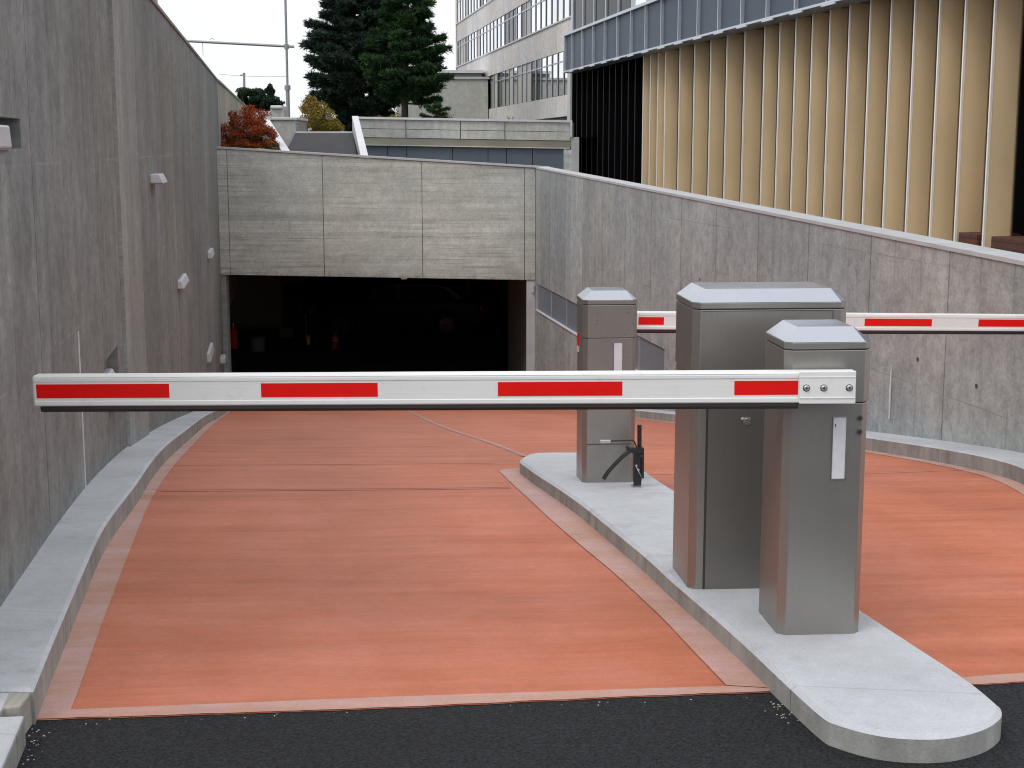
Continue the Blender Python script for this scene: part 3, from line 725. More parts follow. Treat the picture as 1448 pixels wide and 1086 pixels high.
mb = MB(); p = atY(571, 394, YP); mb.box(p.x - .05, p.x + .05, YP + 0.02, YP + 0.2, zBL - 0.085, zBL - 0.055); mb.build('lamp', simple('warm_lamp_cover', (0.7, 0.6, 0.25), 0.4), ge, world=True)  # tiny yellow glint painted as the cover's colour, nothing emits

# garage interior
gi = MB()
zfl = H - 4.92
gf = slab('garage_floor', [(XL, YP + 0.2), (XR, YP + 0.2), (XR + 0, 29.0), (14, 29.2), (14, 60), (-14, 60), (-14, 40.2), (wx(LA, 40) - .8, 40.0), (wx(LA, 27) - .8, 27.0)], 0.006, None, M['intfloor'])
tag(gf, kind='structure')
mb = MB()
mb.box(-16, 16, YP + 0.305, 60, H - 2.19, H - 1.95)                                # ceiling
tag(mb.build('garage_ceiling', M['intwall']), kind='structure')
gw = empty('garage_wall', (0, 60, zfl)); tag(gw, 'dark concrete walls inside the underground garage', 'wall')
mb = MB(); mb.wbox(LA, YP + 0.3, 40.0, -0.9, -0.6, zfl - .3, H - 2.2); mb.build('side_wall', M['intwall'], gw, world=True)
xw = atY(399, 450, 40).x
mb = MB(); mb.box(-14, xw, 40.0, 40.3, zfl - .3, H - 2.2); mb.build('rear_wall', simple('garage_rear', (0.22, 0.23, 0.19), .9), gw, world=True)
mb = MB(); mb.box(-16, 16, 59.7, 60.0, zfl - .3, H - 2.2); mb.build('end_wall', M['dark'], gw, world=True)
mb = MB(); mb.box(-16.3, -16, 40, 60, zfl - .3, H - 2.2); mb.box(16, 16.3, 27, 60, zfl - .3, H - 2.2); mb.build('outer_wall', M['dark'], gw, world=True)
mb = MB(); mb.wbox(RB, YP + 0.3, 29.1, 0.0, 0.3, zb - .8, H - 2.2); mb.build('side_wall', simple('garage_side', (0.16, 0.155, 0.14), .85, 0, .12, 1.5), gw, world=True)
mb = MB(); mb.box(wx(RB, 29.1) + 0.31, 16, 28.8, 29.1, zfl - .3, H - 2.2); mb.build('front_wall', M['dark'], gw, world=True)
mb = MB(); mb.wbox(LA, YP + 0.3, 36, -0.6, 0.08, zfl, zfl + 0.30); 
o = mb.build('kerb', M['intkerb'], None, 0.01); tag(o, 'grey kerb along the left wall inside the dark garage', 'kerb')
o = slab('kerb', [(wx(RB, 26.4), 26.4), (wx(RB, 28.6), 28.6), (wx(RB, 28.6) - .5, 28.4), (wx(RB, 26.4) - .16, 26.4)], 0.10, -0.05, M['intkerb'], 0.01)
tag(o, 'short grey kerb at the right wall just inside the garage', 'kerb')
p = atY(662, 430, 39.5)
mb = MB(); mb.tube([(p.x, 39.5, zfl), (p.x, 39.5, H - 2.19)], 0.045, 10)
o = mb.build('drain_pipe', simple('pale_pipe', (0.16, 0.17, 0.12), .7)); tag(o, 'thin pale vertical pipe standing inside the dark garage', 'pipe')

# things inside the garage
def onfloor(px, Y=35.2): q = atY(px, 500, Y); return Vector((q.x, Y, zfl + 0.006))
q = onfloor(331, 33.6); q.z = zfl + .302; e = empty('fire_extinguisher', q); tag(e, 'red fire extinguisher on the kerb by the left garage wall', 'fire extinguisher')
mb = MB(); mb.lathe((0, 0, 0), [(0.085, 0), (0.10, 0.02), (0.10, 0.42), (0.06, 0.50), (0.03, 0.52)]); mb.build('cylinder', M['redpl'], e, smooth=False)
mb = MB(); mb.tube([(0, 0, .52), (0, 0, .60)], 0.02, 8); mb.box(-.02, .13, -.015, .015, .60, .63); mb.build('valve', M['chrome'], e)
q = onfloor(365); e = empty('bucket', q); tag(e, 'white plastic bucket on the garage floor', 'bucket')
mb = MB(); mb.lathe((0, 0, 0), [(0.13, 0), (0.165, 0.02), (0.19, 0.33), (0.195, 0.36), (0.18, 0.36)]); mb.build('body', simple('bucket_white', (.24, .25, .24), .6), e)
mb = MB(); mb.tube([(-.19, 0, .33), (-.12, -.03, .42), (0, -.04, .45), (.12, -.03, .42), (.19, 0, .33)], 0.006, 6); mb.build('handle', M['chrome'], e)
for px, py, Y, w, lab in ((356, 470, 39.6, 0.2, 'upper pale notice board at the rear left garage wall'), (405, 474, 38.0, 0.18, 'small pale board leaning near the corner of the rear garage wall')):
    p = atY(px, py, Y); e = empty('notice_board', (p.x, Y, p.z)); tag(e, lab, 'board')
    mb = MB(); mb.box(-w, w, -.015, .015, -.2, .2); mb.build('panel', simple('board_face', (.13, .14, .13), .7), e, 0.004)
    for sg in (-1, 1): mb = MB(); mb.box(min(sg * w * .9, sg * w * .8), max(sg * w * .9, sg * w * .8), .016, .05, zfl - p.z, .1); mb.build('leg', M['dalu'], e)
q = onfloor(435); e = empty('warning_post', q); tag(e, 'orange warning post with a tall thin red rod inside the garage', 'post')
mb = MB(); mb.lathe((0, 0, 0), [(0.14, 0), (0.14, .02), (0.05, .04), (0.045, .24)]); mb.build('base', M['rubber'], e)
mb = MB(); mb.lathe((0.02, 0, .17), [(0.05, 0), (0.05, .22), (.045, .23)]); mb.build('sleeve', M['orange'], e)
mb = MB(); mb.tube([(-.02, 0, .3), (-.035, 0, .95)], 0.012, 8); mb.build('rod', M['redpl'], e)
q = onfloor(474, 35.6); e = empty('traffic_cone', q); tag(e, 'small red and orange traffic cone in front of the dark car', 'traffic cone')
mb = MB(); mb.box(-.15, .15, -.15, .15, 0, .025); mb.build('base', M['rubber'], e, 0.005)
mb = MB(); mb.lathe((0, 0, .025), [(0.11, 0), (0.04, .44), (.03, .45)]); mb.build('cone', simple('cone_red', (.30, .03, .015), .6), e)
mb = MB(); mb.lathe((0, 0, .2), [(0.088, 0), (0.067, .11)]); mb.build('band', M['orange'], e)

def make_car(px_l, Y, length_px, label):
    L = length_px * Y / F / CP
    q = atY(px_l, 458, Y)
    e = empty('parked_car', (q.x, Y, zfl + 0.006)); tag(e, label, 'car', 'dark cars parked in the garage')
    wb = L   # wheelbase
    X = Vector((1, 0, 0)); Z = Vector((0, 0, 1)); D = Vector((0, 1.75, 0))
    prof = [(-0.85, .28), (-0.88, .50), (-0.80, .68), (-.25, .80), (.45, .88), (wb + .45, .95), (wb + .85, .90), (wb + .95, .62), (wb + .9, .30), (wb + .36, .25), (wb + .33, .42), (wb + .18, .60), (wb, .66), (wb - .18, .60), (wb - .33, .42), (wb - .36, .22),
            (.36, .22), (.33, .42), (.18, .60), (0, .66), (-.18, .60), (-.33, .42), (-.36, .25)]
    mb = MB(); mb.extr(prof, (0, 0, 0), X, Z, D); mb.build('body', M['carpaint'], e, 0.05, seg=3)
    cab = [(.40, .87), (1.05, 1.34), (1.4, 1.42), (wb - .35, 1.42), (wb + .1, 1.33), (wb + .6, .94)]
    mb = MB(); mb.extr(cab, (0, .12, 0), X, Z, Vector((0, 1.51, 0))); mb.build('cabin', M['carpaint'], e, 0.05, seg=3)
    for w in ([(.62, .93), (1.1, 1.30), (1.45, 1.35), (1.45, .93)], [(1.53, .93), (1.53, 1.35), (wb - .4, 1.35), (wb + .0, 1.27), (wb + .25, .95)]):
        mb = MB(); mb.extr(w, (0, .105, 0), X, Z, Vector((0, .012, 0))); mb.build('window', M['glassdark'], e)
    for x in (0, wb):
        for y in (.02, 1.55):
            mb = MB(); mb.lathe((x, y, .32), [(0.20, 0), (0.30, 0.0), (0.32, 0.03), (0.32, .18), (.3, .2)], Vector((0, 1, 0)), 28); w = mb.build('wheel', M['tyre'], e)
            mb = MB(); mb.lathe((x, y - 0.006, .32), [(0.19, 0), (0.205, 0.02)], Vector((0, 1, 0)), 28)
            for k in range(5):
                a = 2 * math.pi * k / 5 + .3; mb.obox((x + .1 * math.cos(a), y - 0.012, .32 + .1 * math.sin(a)), (Vector((math.cos(a), 0, math.sin(a))), Vector((0, 1, 0)), Vector((-math.sin(a), 0, math.cos(a)))), .095, .008, .018, 0)
            mb.build('rim', M['rim'], w)
    mb = MB(); mb.box(-.86, -.70, .05, .32, .58, .70); mb.build('headlight', M['chrome'], e, .02)
    mb = MB(); mb.box(wb + .84, wb + .96, .04, .3, .66, .8); mb.build('tail_light', M['redpl'], e, .02)
    return e
make_car(483, 38.0, 147, 'nearer dark car seen from the side in the garage, bright wheel rims')
make_car(420, 43.5, 125, 'dark car parked behind the nearer one at the left in the garage')

# ------------------------------------------------------------------ barrier cabinets
def oct_outline(w, d, c, x0=0, y0=0):
    return [Vector(p) for p in [(x0 + c, y0), (x0 + w - c, y0), (x0 + w, y0 + c), (x0 + w, y0 + d - c), (x0 + w - c, y0 + d), (x0 + c, y0 + d), (x0, y0 + d - c), (x0, y0 + c)]]
def shell(mb, rings, mi=0):
    n = len(rings[0][0]); vs = []
    for pts, z in rings:
        vs += [(p.x, p.y, z) for p in pts]
    fs = []
    for i in range(len(rings) - 1):
        for k in range(n): fs.append((i * n + k, i * n + (k + 1) % n, (i + 1) * n + (k + 1) % n, (i + 1) * n + k))
    fs.append(tuple(range(n - 1, -1, -1))); fs.append(tuple((len(rings) - 1) * n + k for k in range(n)))
    mb.add(vs, fs, mi)
def scale_outline(w, d, c, ins):
    return oct_outline(w - 2 * ins, d - 2 * ins, max(0.003, c - ins * 0.55), ins, ins)
def cabinet(name, w, d, h, sh, lip=0.022, capin=0.048, caph=0.046, c=0.024):
    """origin = front left corner of the foot; body up to h, shroud covers from sh to h; bevelled cap on top"""
    e = empty(name, (0, 0, 0))
    o1 = oct_outline(w, d, c)
    mb = MB(); shell(mb, [(o1, 0.0), (o1, sh - 0.002)]); mb.build('body', M['cab'], e, 0.0022)
    oin = inset(o1, 0.004); oo = inset(o1, -0.0035)
    mb = MB(); shell(mb, [(oin, sh - 0.004), (oin, h - lip + .002)]); mb.build('seam', M['seam'], e)
    mb = MB(); shell(mb, [(oo, sh + 0.002), (oo, h - lip - 0.0035)]); mb.build('shroud', M['cab'], e, 0.0022)
    oc = inset(o1, -0.004)
    mb = MB(); shell(mb, [(oc, h - lip), (oc, h)]); mb.build('cap_rim', M['cab'], e, 0.002)
    cap_in = [Vector((min(max(p.x, -0.004 + capin), w + .004 - capin), min(max(p.y, -.004 + capin * .8), d + .004 - capin * .8))) for p in oct_outline(w + .008, d + .008, c, -.004, -.004)]
    # single corner at the top: make the inner ring nearly rectangular
    cap_in = scale_outline(w, d, 0.006, capin)
    mb = MB(); shell(mb, [(oc, h + 0.0005), (cap_in, h + caph)]); mb.build('cap', M['cap'], e, 0.0025)
    return e
def bolt(parent, x, y, z, r=0.009, mat='steel'):
    mb = MB(); mb.lathe((x, y, z), [(r * 1.5, 0), (r * 1.5, 0.0012)], Vector((0, -1, 0)), 24, 1); mb.lathe((x, y - .0012, z), [(r * 1.22, 0), (r * 1.22, 0.001), (r, 0.0015), (r, 0.0052), (r * .9, .0058)], Vector((0, -1, 0)), 20)
    mb.lathe((x, y - 0.0068, z), [(r * .45, 0), (r * .45, 0.0012)], Vector((0, -1, 0)), 6, 1)
    return mb.build('bolt', [M[mat], M['seam']], parent)
YAW = R(4.0)
# near slim cabinet
pA = ground(1101.6, 898.5, HI)
WA, DA = 0.283, 0.296
zA = Zr(pA.y + .2) + HI - 0.004
hA = 1.0
A = cabinet('lift_barrier', WA, DA, hA, 0.80)
A.location = (pA.x - 0.004, pA.y, zA); A.rotation_euler.z = YAW
tag(A, 'nearest slim grey lift barrier with long red and white arm across the left lane', 'lift barrier', 'lift barriers on the traffic island')
def vstrip(e, x0, x1, z0, z1, mark=True):
    mb = MB(); mb.box(x0, x1, -0.0022, 0.001, z0, z1); s = mb.build('reflector_strip', M['whitefilm'], e, 0.0008)
    t = 0.0025
    mb = MB(); mb.box(x0 - t, x0, -0.004, .001, z0 - t, z1 + t); mb.box(x1, x1 + t, -0.004, .001, z0 - t, z1 + t); mb.box(x0, x1, -.004, .001, z1, z1 + t); mb.box(x0, x1, -.004, .001, z0 - t, z0); mb.build('frame', M['cab'], s)
    if mark:
        mb = MB(); mb.box(x0 + .006, x0 + .009, -.003, -.0021, z1 - .032, z1 - .022); mb.build('scratch', M['seam'], s)
vstrip(A, 0.163, 0.207, 0.545, 0.752)
for zz in (0.748, 0.702):
    mb = MB(); mb.lathe((0.251, 0, zz), [(0.011, 0), (0.011, 0.003), (0.0075, 0.0031), (0.0065, 0.001)], Vector((0, -1, 0)), 20); k = mb.build('key_lock', M['cabdoor'], A)
    mb = MB(); mb.lathe((0.251, -0.0034, zz), [(0.006, 0), (0.006, 0.0006)], Vector((0, -1, 0)), 16); mb.build('keyhole', M['seam'], k)

# wide cabinet
pB = ground(974.5, 833.5, HI)
WB, DB = 0.567, 0.365
B = cabinet('control_cabinet', WB, DB, 1.092, 0.825, c=0.026)
B.location = (pB.x - 0.002, pB.y, Zr(pB.y + .25) + HI - 0.004); B.rotation_euler.z = YAW
tag(B, 'wide grey metal control cabinet in the middle of the traffic island', 'cabinet')
mb = MB(); mb.box(0.060, WB - 0.060, -0.0035, 0.001, 0.012, 0.815); o = mb.build('door', M['cabdoor'], B, 0.0015)
mb = MB(); mb.box(0.052, 0.0597, -0.0015, 0.001, 0.0, 0.82); mb.build('door_gap', M['seam'], B)
mb = MB(); mb.lathe((WB * .36, -0.0032, 0.655), [(0.016, 0), (0.016, 0.003), (0.011, 0.0032), (0.010, .005)], Vector((0, -1, 0)), 20); k = mb.build('lock', M['steel'], B)
mb = MB(); mb.box(WB * .36 - .022, WB * .36 - .006, -.006, -.0033, 0.66, 0.668); mb.box(WB * .36 - .004, WB * .36 + .012, -.006, -.0033, 0.664, 0.668); mb.build('latch_plate', M['lamp'], k)
mb = MB(); mb.box(0.03, WB - 0.055, -0.0052, 0.002, 1.092 - .0305, 1.092 - .0285); mb.box(WB - .055, WB - .0535, -.0052, .002, .84, 1.092 - .0285); mb.build('panel_seam', M['seam'], B)
mb = MB(); mb.box(0.505, .5065, -0.0052, 0.0, 1.02, 1.0245); mb.box(.507, .511, -.0052, 0, 1.0255, 1.027); mb.build('scratch', M['whitefilm'], B)

# far slim cabinet
pC = ground(824.3, 682.6, HI)
C_ = cabinet('lift_barrier', WA, DA, 1.0, 0.80)
sc = pC.y
C_.location = (pC.x - 0.004, pC.y, Zr(pC.y + .2) + HI - 0.004); C_.rotation_euler.z = YAW
tag(C_, 'farther slim grey lift barrier beside the black folding locking post', 'lift barrier', 'lift barriers on the traffic island')
vstrip(C_, 0.163, 0.207, 0.50, 0.775, False)
mb = MB(); mb.box(0.02, WA - 0.024, -0.0045, 0.0, 0.230, 0.2325); mb.build('panel_seam', M['seam'], C_)
mb = MB(); mb.box(-0.006, 0.001, 0.20, 0.235, 0.735, 0.80, 0); mb.box(-0.006, 0.001, 0.20, 0.235, 0.70, 0.728, 1); mb.build('warning_sticker', [M['redfilm'], M['whitefilm']], C_)
for x, z in ((.075, .93), (.072, .895), (.068, .875), (.235, .935), (.262, .875), (.22, .82)):
    mb = MB(); mb.lathe((x, -0.0034, z), [(0.0028, 0), (0.0024, 0.0008)], Vector((0, -1, 0)), 8); mb.build('rivet_hole', M['seam'], C_)

# ------------------------------------------------------------------ barrier arms
def arm(parent, p0, p1, hgt, thick, reds, label, rub0=0.02, rub1=0.0):
    """p0 = free end (left), p1 = hinge end, points on the arm's front face centre line"""
    p0 = Vector(p0); p1 = Vector(p1); L = (p1 - p0).length
    ax = (p1 - p0).normalized()
    h = hgt / 2
    # extruded profile with shallow ridges: (y, z), front at y=0
    pr = [(0.004, -h), (0.0, -h + .004), (0.0, -h + 0.016), (0.0022, -h + 0.018), (0.0022, h - 0.022), (0.0, h - 0.020), (0.0, h - .010), (0.0014, h - .0092), (0.0014, h - .007), (0.0, h - 0.006), (0.005, h), (thick - .005, h), (thick, h - .005), (thick, -h + .005), (thick - .005, -h)]
    mb = MB(); mb.extr(pr, (0.0, 0, 0), Vector((0, 1, 0)), Vector((0, 0, 1)), Vector((L, 0, 0))); e = mb.build('barrier_arm', M['white'], parent, 0.0008)
    wm = Matrix.Translation(p0) @ Matrix.Rotation(math.atan2(ax.y, ax.x), 4, 'Z') @ Matrix.Rotation(-math.asin(ax.z), 4, 'Y')
    pm = Matrix.Translation(parent.location) @ Matrix.Rotation(parent.rotation_euler.z, 4, 'Z')
    e.matrix_parent_inverse = Matrix.Identity(4); e.matrix_basis = pm.inverted() @ wm
    e['label'] = label
    mb = MB(); mb.extr([(0.003, h - .004), (thick - .003, h - .004), (thick - .003, -h + .004), (0.003, -h + .004)], (-0.004, 0, 0), Vector((0, 1, 0)), Vector((0, 0, 1)), Vector((0.004, 0, 0))); mb.build('end_cap', M['whitepl'], e, 0.001)
    mb = MB(); mb.extr([(0.008, -h), (0.006, -h - 0.012), (0.014, -h - 0.021), (thick - .014, -h - .021), (thick - .006, -h - .012), (thick - .008, -h)], (rub0, 0, 0), Vector((0, 1, 0)), Vector((0, 0, 1)), Vector((L - rub0 - rub1, 0, 0))); mb.build('rubber_edge', M['rubber'], e, 0.001)
    for a, b in reds:
        mb = MB(); mb.box(a, b, 0.0012, 0.0035, -h + 0.027, h - 0.0285); mb.build('red_reflector', M['redfilm'], e)
    return e, L
YA = pA.y - 0.075
q0 = atY(48, 553.3, YA + 0.07); q1 = atY(1209, 547.6, YA)
def sx(px, y0=553, n=(q0, q1)):   # position along the near arm of an image column
    a, _ = ray(px, 550)
    d = (n[1] - n[0]); # solve a = x/y
    t = (a * n[0].y - n[0].x) / (d.x - a * d.y)
    return t * d.length
reds = [(sx(51), sx(239)), (sx(369), sx(534)), (sx(704), sx(880)), (sx(1038.5), sx(1128.5))]
e, L = arm(A, q0, q1, 0.1015, 0.055, reds, 'long near red and white barrier arm across the left lane', 0.015, sx(1209) - sx(1130))
mb = MB(); h = 0.1015 / 2
mb.box(sx(1129.5), sx(1209.5), -0.010, 0.0, -h - 0.002, h + 0.004); mb.build('bracket', M['white'], e, 0.004); br = e
mb = MB(); mb.box(sx(1129.5) + .001, sx(1208.5), -0.0125, -0.0100, -h + .017, -h + .019); mb.box(sx(1129.5) + .001, sx(1208.5), -0.0118, -0.0100, h - .017, h - .015); mb.build('ridge', M['white'], br)
for px in (1139.5, 1164, 1200): bolt(br, sx(px), -0.0100, 0.0, 0.0076)
mb = MB(); mb.tube([(L - .10, 0.03, 0), (L - .10, 0.085, 0)], 0.035, 20); mb.build('hinge_shaft', M['steel'], e)

# far arm
c0 = Vector((C_.location.x + 0.10, pC.y + DA + 0.07, 0))
YF = pC.y + DA + 0.06
f0 = atY(880, 453.4, YF); f1 = atY(1455, 457.0, YF + 0.62)
f1.x = min(f1.x, wx(RB, f1.y) - 0.05)
def sf(px):
    a, _ = ray(px, 455); d = f1 - f0; t = (a * f0.y - f0.x) / (d.x - a * d.y); return t * d.length
e2, L2 = arm(C_, f0, f1, 0.098, 0.055, [(sf(903), sf(939)), (sf(1000), sf(1075)), (sf(1223), sf(1318)), (sf(1384), sf(1452))], 'far red and white barrier arm across the right lane', 0.02, 0.0)

# ------------------------------------------------------------------ black folding locking post
pS = ground(901, 689, HI)
e = empty('locking_post', (pS.x, pS.y, Zr(pS.y) + HI), R(4)); tag(e, 'black folding locking post with angled handle beside the farthest cabinet', 'locking post')
k = pS.y / F
X = Vector((1, 0, 0)); Z = Vector((0, 0, 1)); Yv = Vector((0, 1, 0))
def pl(px, py): return ((px - 901) * k, (690 - py) * k / CP)
def polyrod(px_list, y, r, name, mat, n=10):
    mb = MB(); mb.tube([(pl(*p)[0], y, pl(*p)[1]) for p in px_list], r, n); return mb.build(name, M[mat], e)
mb = MB(); mb.box(-.026, .026, -.02, .05, 0, .006); mb.build('foot_plate', M['steel'], e)
mb = MB(); mb.extr([pl(895.5, 688), pl(907, 688), pl(909.5, 632), pl(895, 632)], (0, 0.0, 0), X, Z, Yv * 0.004); mb.extr([pl(906.5, 676), pl(910, 676), pl(909.5, 632), pl(906.5, 632)], (0, -0.02, 0), X, Z, Yv * 0.04)
mb.extr([pl(895, 680), pl(897.5, 680), pl(897.5, 634), pl(895, 634)], (0, -0.01, 0), X, Z, Yv * 0.03); mb.build('upright', M['black'], e, 0.001)
polyrod([(904, 634), (903.5, 599.5)], 0.01, 0.0115, 'tube', 'black')
mb = MB(); mb.extr([pl(884.5, 630), pl(886.5, 629), pl(889, 632), pl(909, 631), pl(909, 638), pl(896, 640), pl(888, 638), pl(884.5, 636)], (0, -0.018, 0), X, Z, Yv * 0.03); mb.build('head', M['black'], e, 0.002)
polyrod([(888, 636), (879, 643), (868, 654), (858, 665), (851, 676)], -0.02, 0.0108, 'handle', 'black')
polyrod([(849, 621.5), (862, 621), (893, 620.5), (895, 622), (899, 631)], -0.016, 0.0042, 'linkage_rod', 'black')
mb = MB(); mb.box(pl(845, 0)[0], pl(861, 0)[0], -0.024, -0.010, pl(0, 624)[1], pl(0, 619)[1]); mb.build('latch', M['steel'], e, 0.004)
polyrod([(899, 660), (903, 667), (908, 677)], -0.006, 0.003, 'strut', 'steel')
for px, py in ((907, 644), (908, 658), (899, 658), (902, 664)):
    x, z = pl(px, py); mb = MB(); mb.lathe((x, -0.004, z), [(0.006, 0), (0.006, .004)], Vector((0, -1, 0)), 10); mb.build('bolt', M['steel'], e)

# ------------------------------------------------------------------ wall fixtures on the left wall
def onL(px, py): return plane(px, py, LA)
def fixture(px0, px1, py0, py1, out, label, slope=0.0, recess=0.0):
    a = onL(px0, (py0 + py1) / 2); b = onL(px1, (py0 + py1) / 2)
    zt = onL((px0 + px1) / 2, py0).z; zl = onL((px0 + px1) / 2, py1).z
    e = empty('wall_lamp', (a.x, a.y, zl)); tag(e, label, 'wall lamp', 'lamps on the left wall')
    return e, a, b, zl, zt
def wedge(e, t0, t1, z0, z1, o0, o1, n_in=-0.0):
    """housing from t0..t1 along the wall; protrudes o0 at the bottom, o1 at the top"""
    P = lambda t, z, n: Vector((LA - K * t, t, z)) + NRM * n
    vs = [P(t0, z0, n_in), P(t1, z0, n_in), P(t1, z0, o0), P(t0, z0, o0), P(t0, z1, n_in), P(t1, z1, n_in), P(t1, z1, o1), P(t0, z1, o1)]
    mb = MB(); mb.add(vs, [(0, 1, 2, 3), (4, 5, 6, 7), (0, 1, 5, 4), (1, 2, 6, 5), (2, 3, 7, 6), (3, 0, 4, 7)]); mb.build('housing', M['lamp'], e, 0.008, world=True)
    z2 = z0 - 0.006
    vs = [P(t0 + .02, z2, n_in), P(t1 - .02, z2, n_in), P(t1 - .02, z2, o0 * .8), P(t0 + .02, z2, o0 * .8), P(t0 + .02, z0 - .0005, n_in), P(t1 - .02, z0 - .0005, n_in), P(t1 - .02, z0 - .0005, o0 * .85), P(t0 + .02, z0 - .0005, o0 * .85)]
    mb = MB(); mb.add(vs, [(0, 1, 2, 3), (4, 5, 6, 7), (0, 1, 5, 4), (1, 2, 6, 5), (2, 3, 7, 6), (3, 0, 4, 7)]); mb.build('diffuser', M['lampedge'], e, world=True)
def wl_lamp(t, z0, z1, w, o0, o1, label, n_in=0.0):
    e = empty('wall_lamp', Vector((LA - K * t, t, z0))); tag(e, label, 'wall lamp', 'lamps on the left wall'); wedge(e, t, t + w, z0, z1, o0, o1, n_in)
t = onL(212, 253); wl_lamp(t.y, onL(212, 259.5).z, onL(212, 246.5).z, 0.45, 0.11, 0.075, 'highest small silver lamp right of the pale pilaster on the left wall')
t = onL(250.5, 402); wl_lamp(t.y, onL(250.5, 409).z, onL(250.5, 397).z, 0.9, 0.07, 0.04, 'small silver lamp halfway up the left wall toward the garage')
t = onL(293, 361); wl_lamp(t.y, onL(293, 366).z, onL(293, 356).z, 0.9, 0.07, 0.05, 'tiny silver lamp high on the left wall near the lintel')
t = onL(292, 505); wl_lamp(t.y, onL(292, 513.5).z, onL(292, 500).z, 1.2, 0.06, 0.04, 'small silver lamp low on the left wall near the garage opening')
t = onL(311, 511); wl_lamp(t.y, onL(311, 514.5).z, onL(311, 506.5).z, 0.5, 0.09, 0.09, 'tiny white box beside the left jamb of the garage opening')
wl_lamp(5.10, H + 0.001, H + 0.086, 0.44, 0.016, 0.010, 'large white lamp in a recess at the left edge of the photo', -0.075)
hz = hole2
wl_lamp(hz[0] + 0.12, hz[2] + 0.01, hz[3] - 0.12, 0.50, 0.06, -0.02, 'silver lamp in a recess just above the barrier arm on the left wall', -0.065)

# ------------------------------------------------------------------ terraces behind the portal
yb = 36.0
tag(MB().add([(-5.6, YP + .3, H - 1.0), (wx(RB, YP) + .3, YP + .3, H - 1.0), (wx(RB, 36) + 3.4, 36, H - 1.0), (-7, 36, H - 1.0)], [(0, 1, 2, 3)]).build('roof_deck', simple('roof_deck', (.2, .2, .19), .9)), kind='structure')
P4 = lambda t, n: Vector((RB - K * t, t, H - 1.5)) + NRM * n
tag(MB().add([P4(6, .2), P4(6, 30), P4(36, 30), P4(36, .2)], [(0, 1, 2, 3)]).build('pavement', simple('terrace_paving', (.30, .29, .28), .9, 0, .1)), kind='structure')
P5 = lambda t, n: Vector((LA - K * t, t, H + 0.9)) + NRM * n
tag(MB().add([P5(4, -.3), P5(4, -120), P5(52, -120), P5(52, -.3)], [(0, 1, 2, 3)]).build('lawn', M['grass']), kind='structure')
tag(MB().add([(-400, 36.5, H + 0.28), (400, 36.5, H + 0.28), (400, 900, H + 0.28), (-400, 900, H + 0.28)], [(0, 1, 2, 3)]).build('ground', M['grass']), kind='structure')

# dark sloping roof strip between two white copings
g = empty('ramp_roof', (-3.6, 28, H - 1.0)); tag(g, 'dark grey sloping roof strip between pale side walls above the garage', 'roof')
a, b, c, d = atY(400, 222, 27.3), atY(507, 230, 27.3), atY(498.5, 188, 34.0), atY(418, 188, 34.0)
mb = MB(); n = [a, b, c, d]; mb.add(n + [v + Vector((0, 0, -.2)) for v in n], [(0, 1, 2, 3), (4, 5, 6, 7), (0, 1, 5, 4), (1, 2, 6, 5), (2, 3, 7, 6), (3, 0, 4, 7)])
mb.build('roof_sheet', simple('bitumen', (.018, .018, .021), .85, 0, .12, 2), g, world=True)
mb = MB(); mb.add([c + Vector((.0, 0, .0)), d, d + Vector((0, .25, 0)), c + Vector((0, .25, 0)), c + Vector((0, 0, .035)), d + Vector((0, 0, .035)), d + Vector((0, .25, .035)), c + Vector((0, .25, .035))], [(0, 1, 2, 3), (4, 5, 6, 7), (0, 1, 5, 4), (1, 2, 6, 5), (2, 3, 7, 6), (3, 0, 4, 7)])
mb.build('ridge_cap', M['stripcoping'], g, world=True)
def slopewall(g, p_near, p_far, w, drop, name='side_wall', mats=('portal', 'stripcoping')):
    D = (p_far - p_near); D2 = Vector((D.x, D.y, 0)).normalized(); S = Vector((D2.y, -D2.x, 0)) * w
    mb = MB(); n = [p_near, p_near + S, p_far + S, p_far]
    mb.add([v + Vector((0, 0, -.03)) for v in n] + [v + Vector((0, 0, -drop)) for v in n], [(0, 1, 2, 3), (4, 5, 6, 7), (0, 1, 5, 4), (1, 2, 6, 5), (2, 3, 7, 6), (3, 0, 4, 7)])
    mb.build(name, M[mats[0]], g, world=True)
    mb = MB(); mb.add([v for v in n] + [v + Vector((0, 0, -.0295)) for v in n], [(0, 1, 2, 3), (4, 5, 6, 7), (0, 1, 5, 4), (1, 2, 6, 5), (2, 3, 7, 6), (3, 0, 4, 7)])
    mb.build('coping', M[mats[1]], g, world=True)
pn, pf = atY(510.5, 222, 27.4), atY(498, 164, 34.5)
slopewall(g, pn, pf, 0.14, 0.7, mats=('coping', 'stripcoping'))
pn, pf = atY(399, 214, 27.4), atY(371.5, 169, 33.0)
slopewall(g, pn, pf, 0.15, 0.45, mats=('terr', 'stripcoping'))
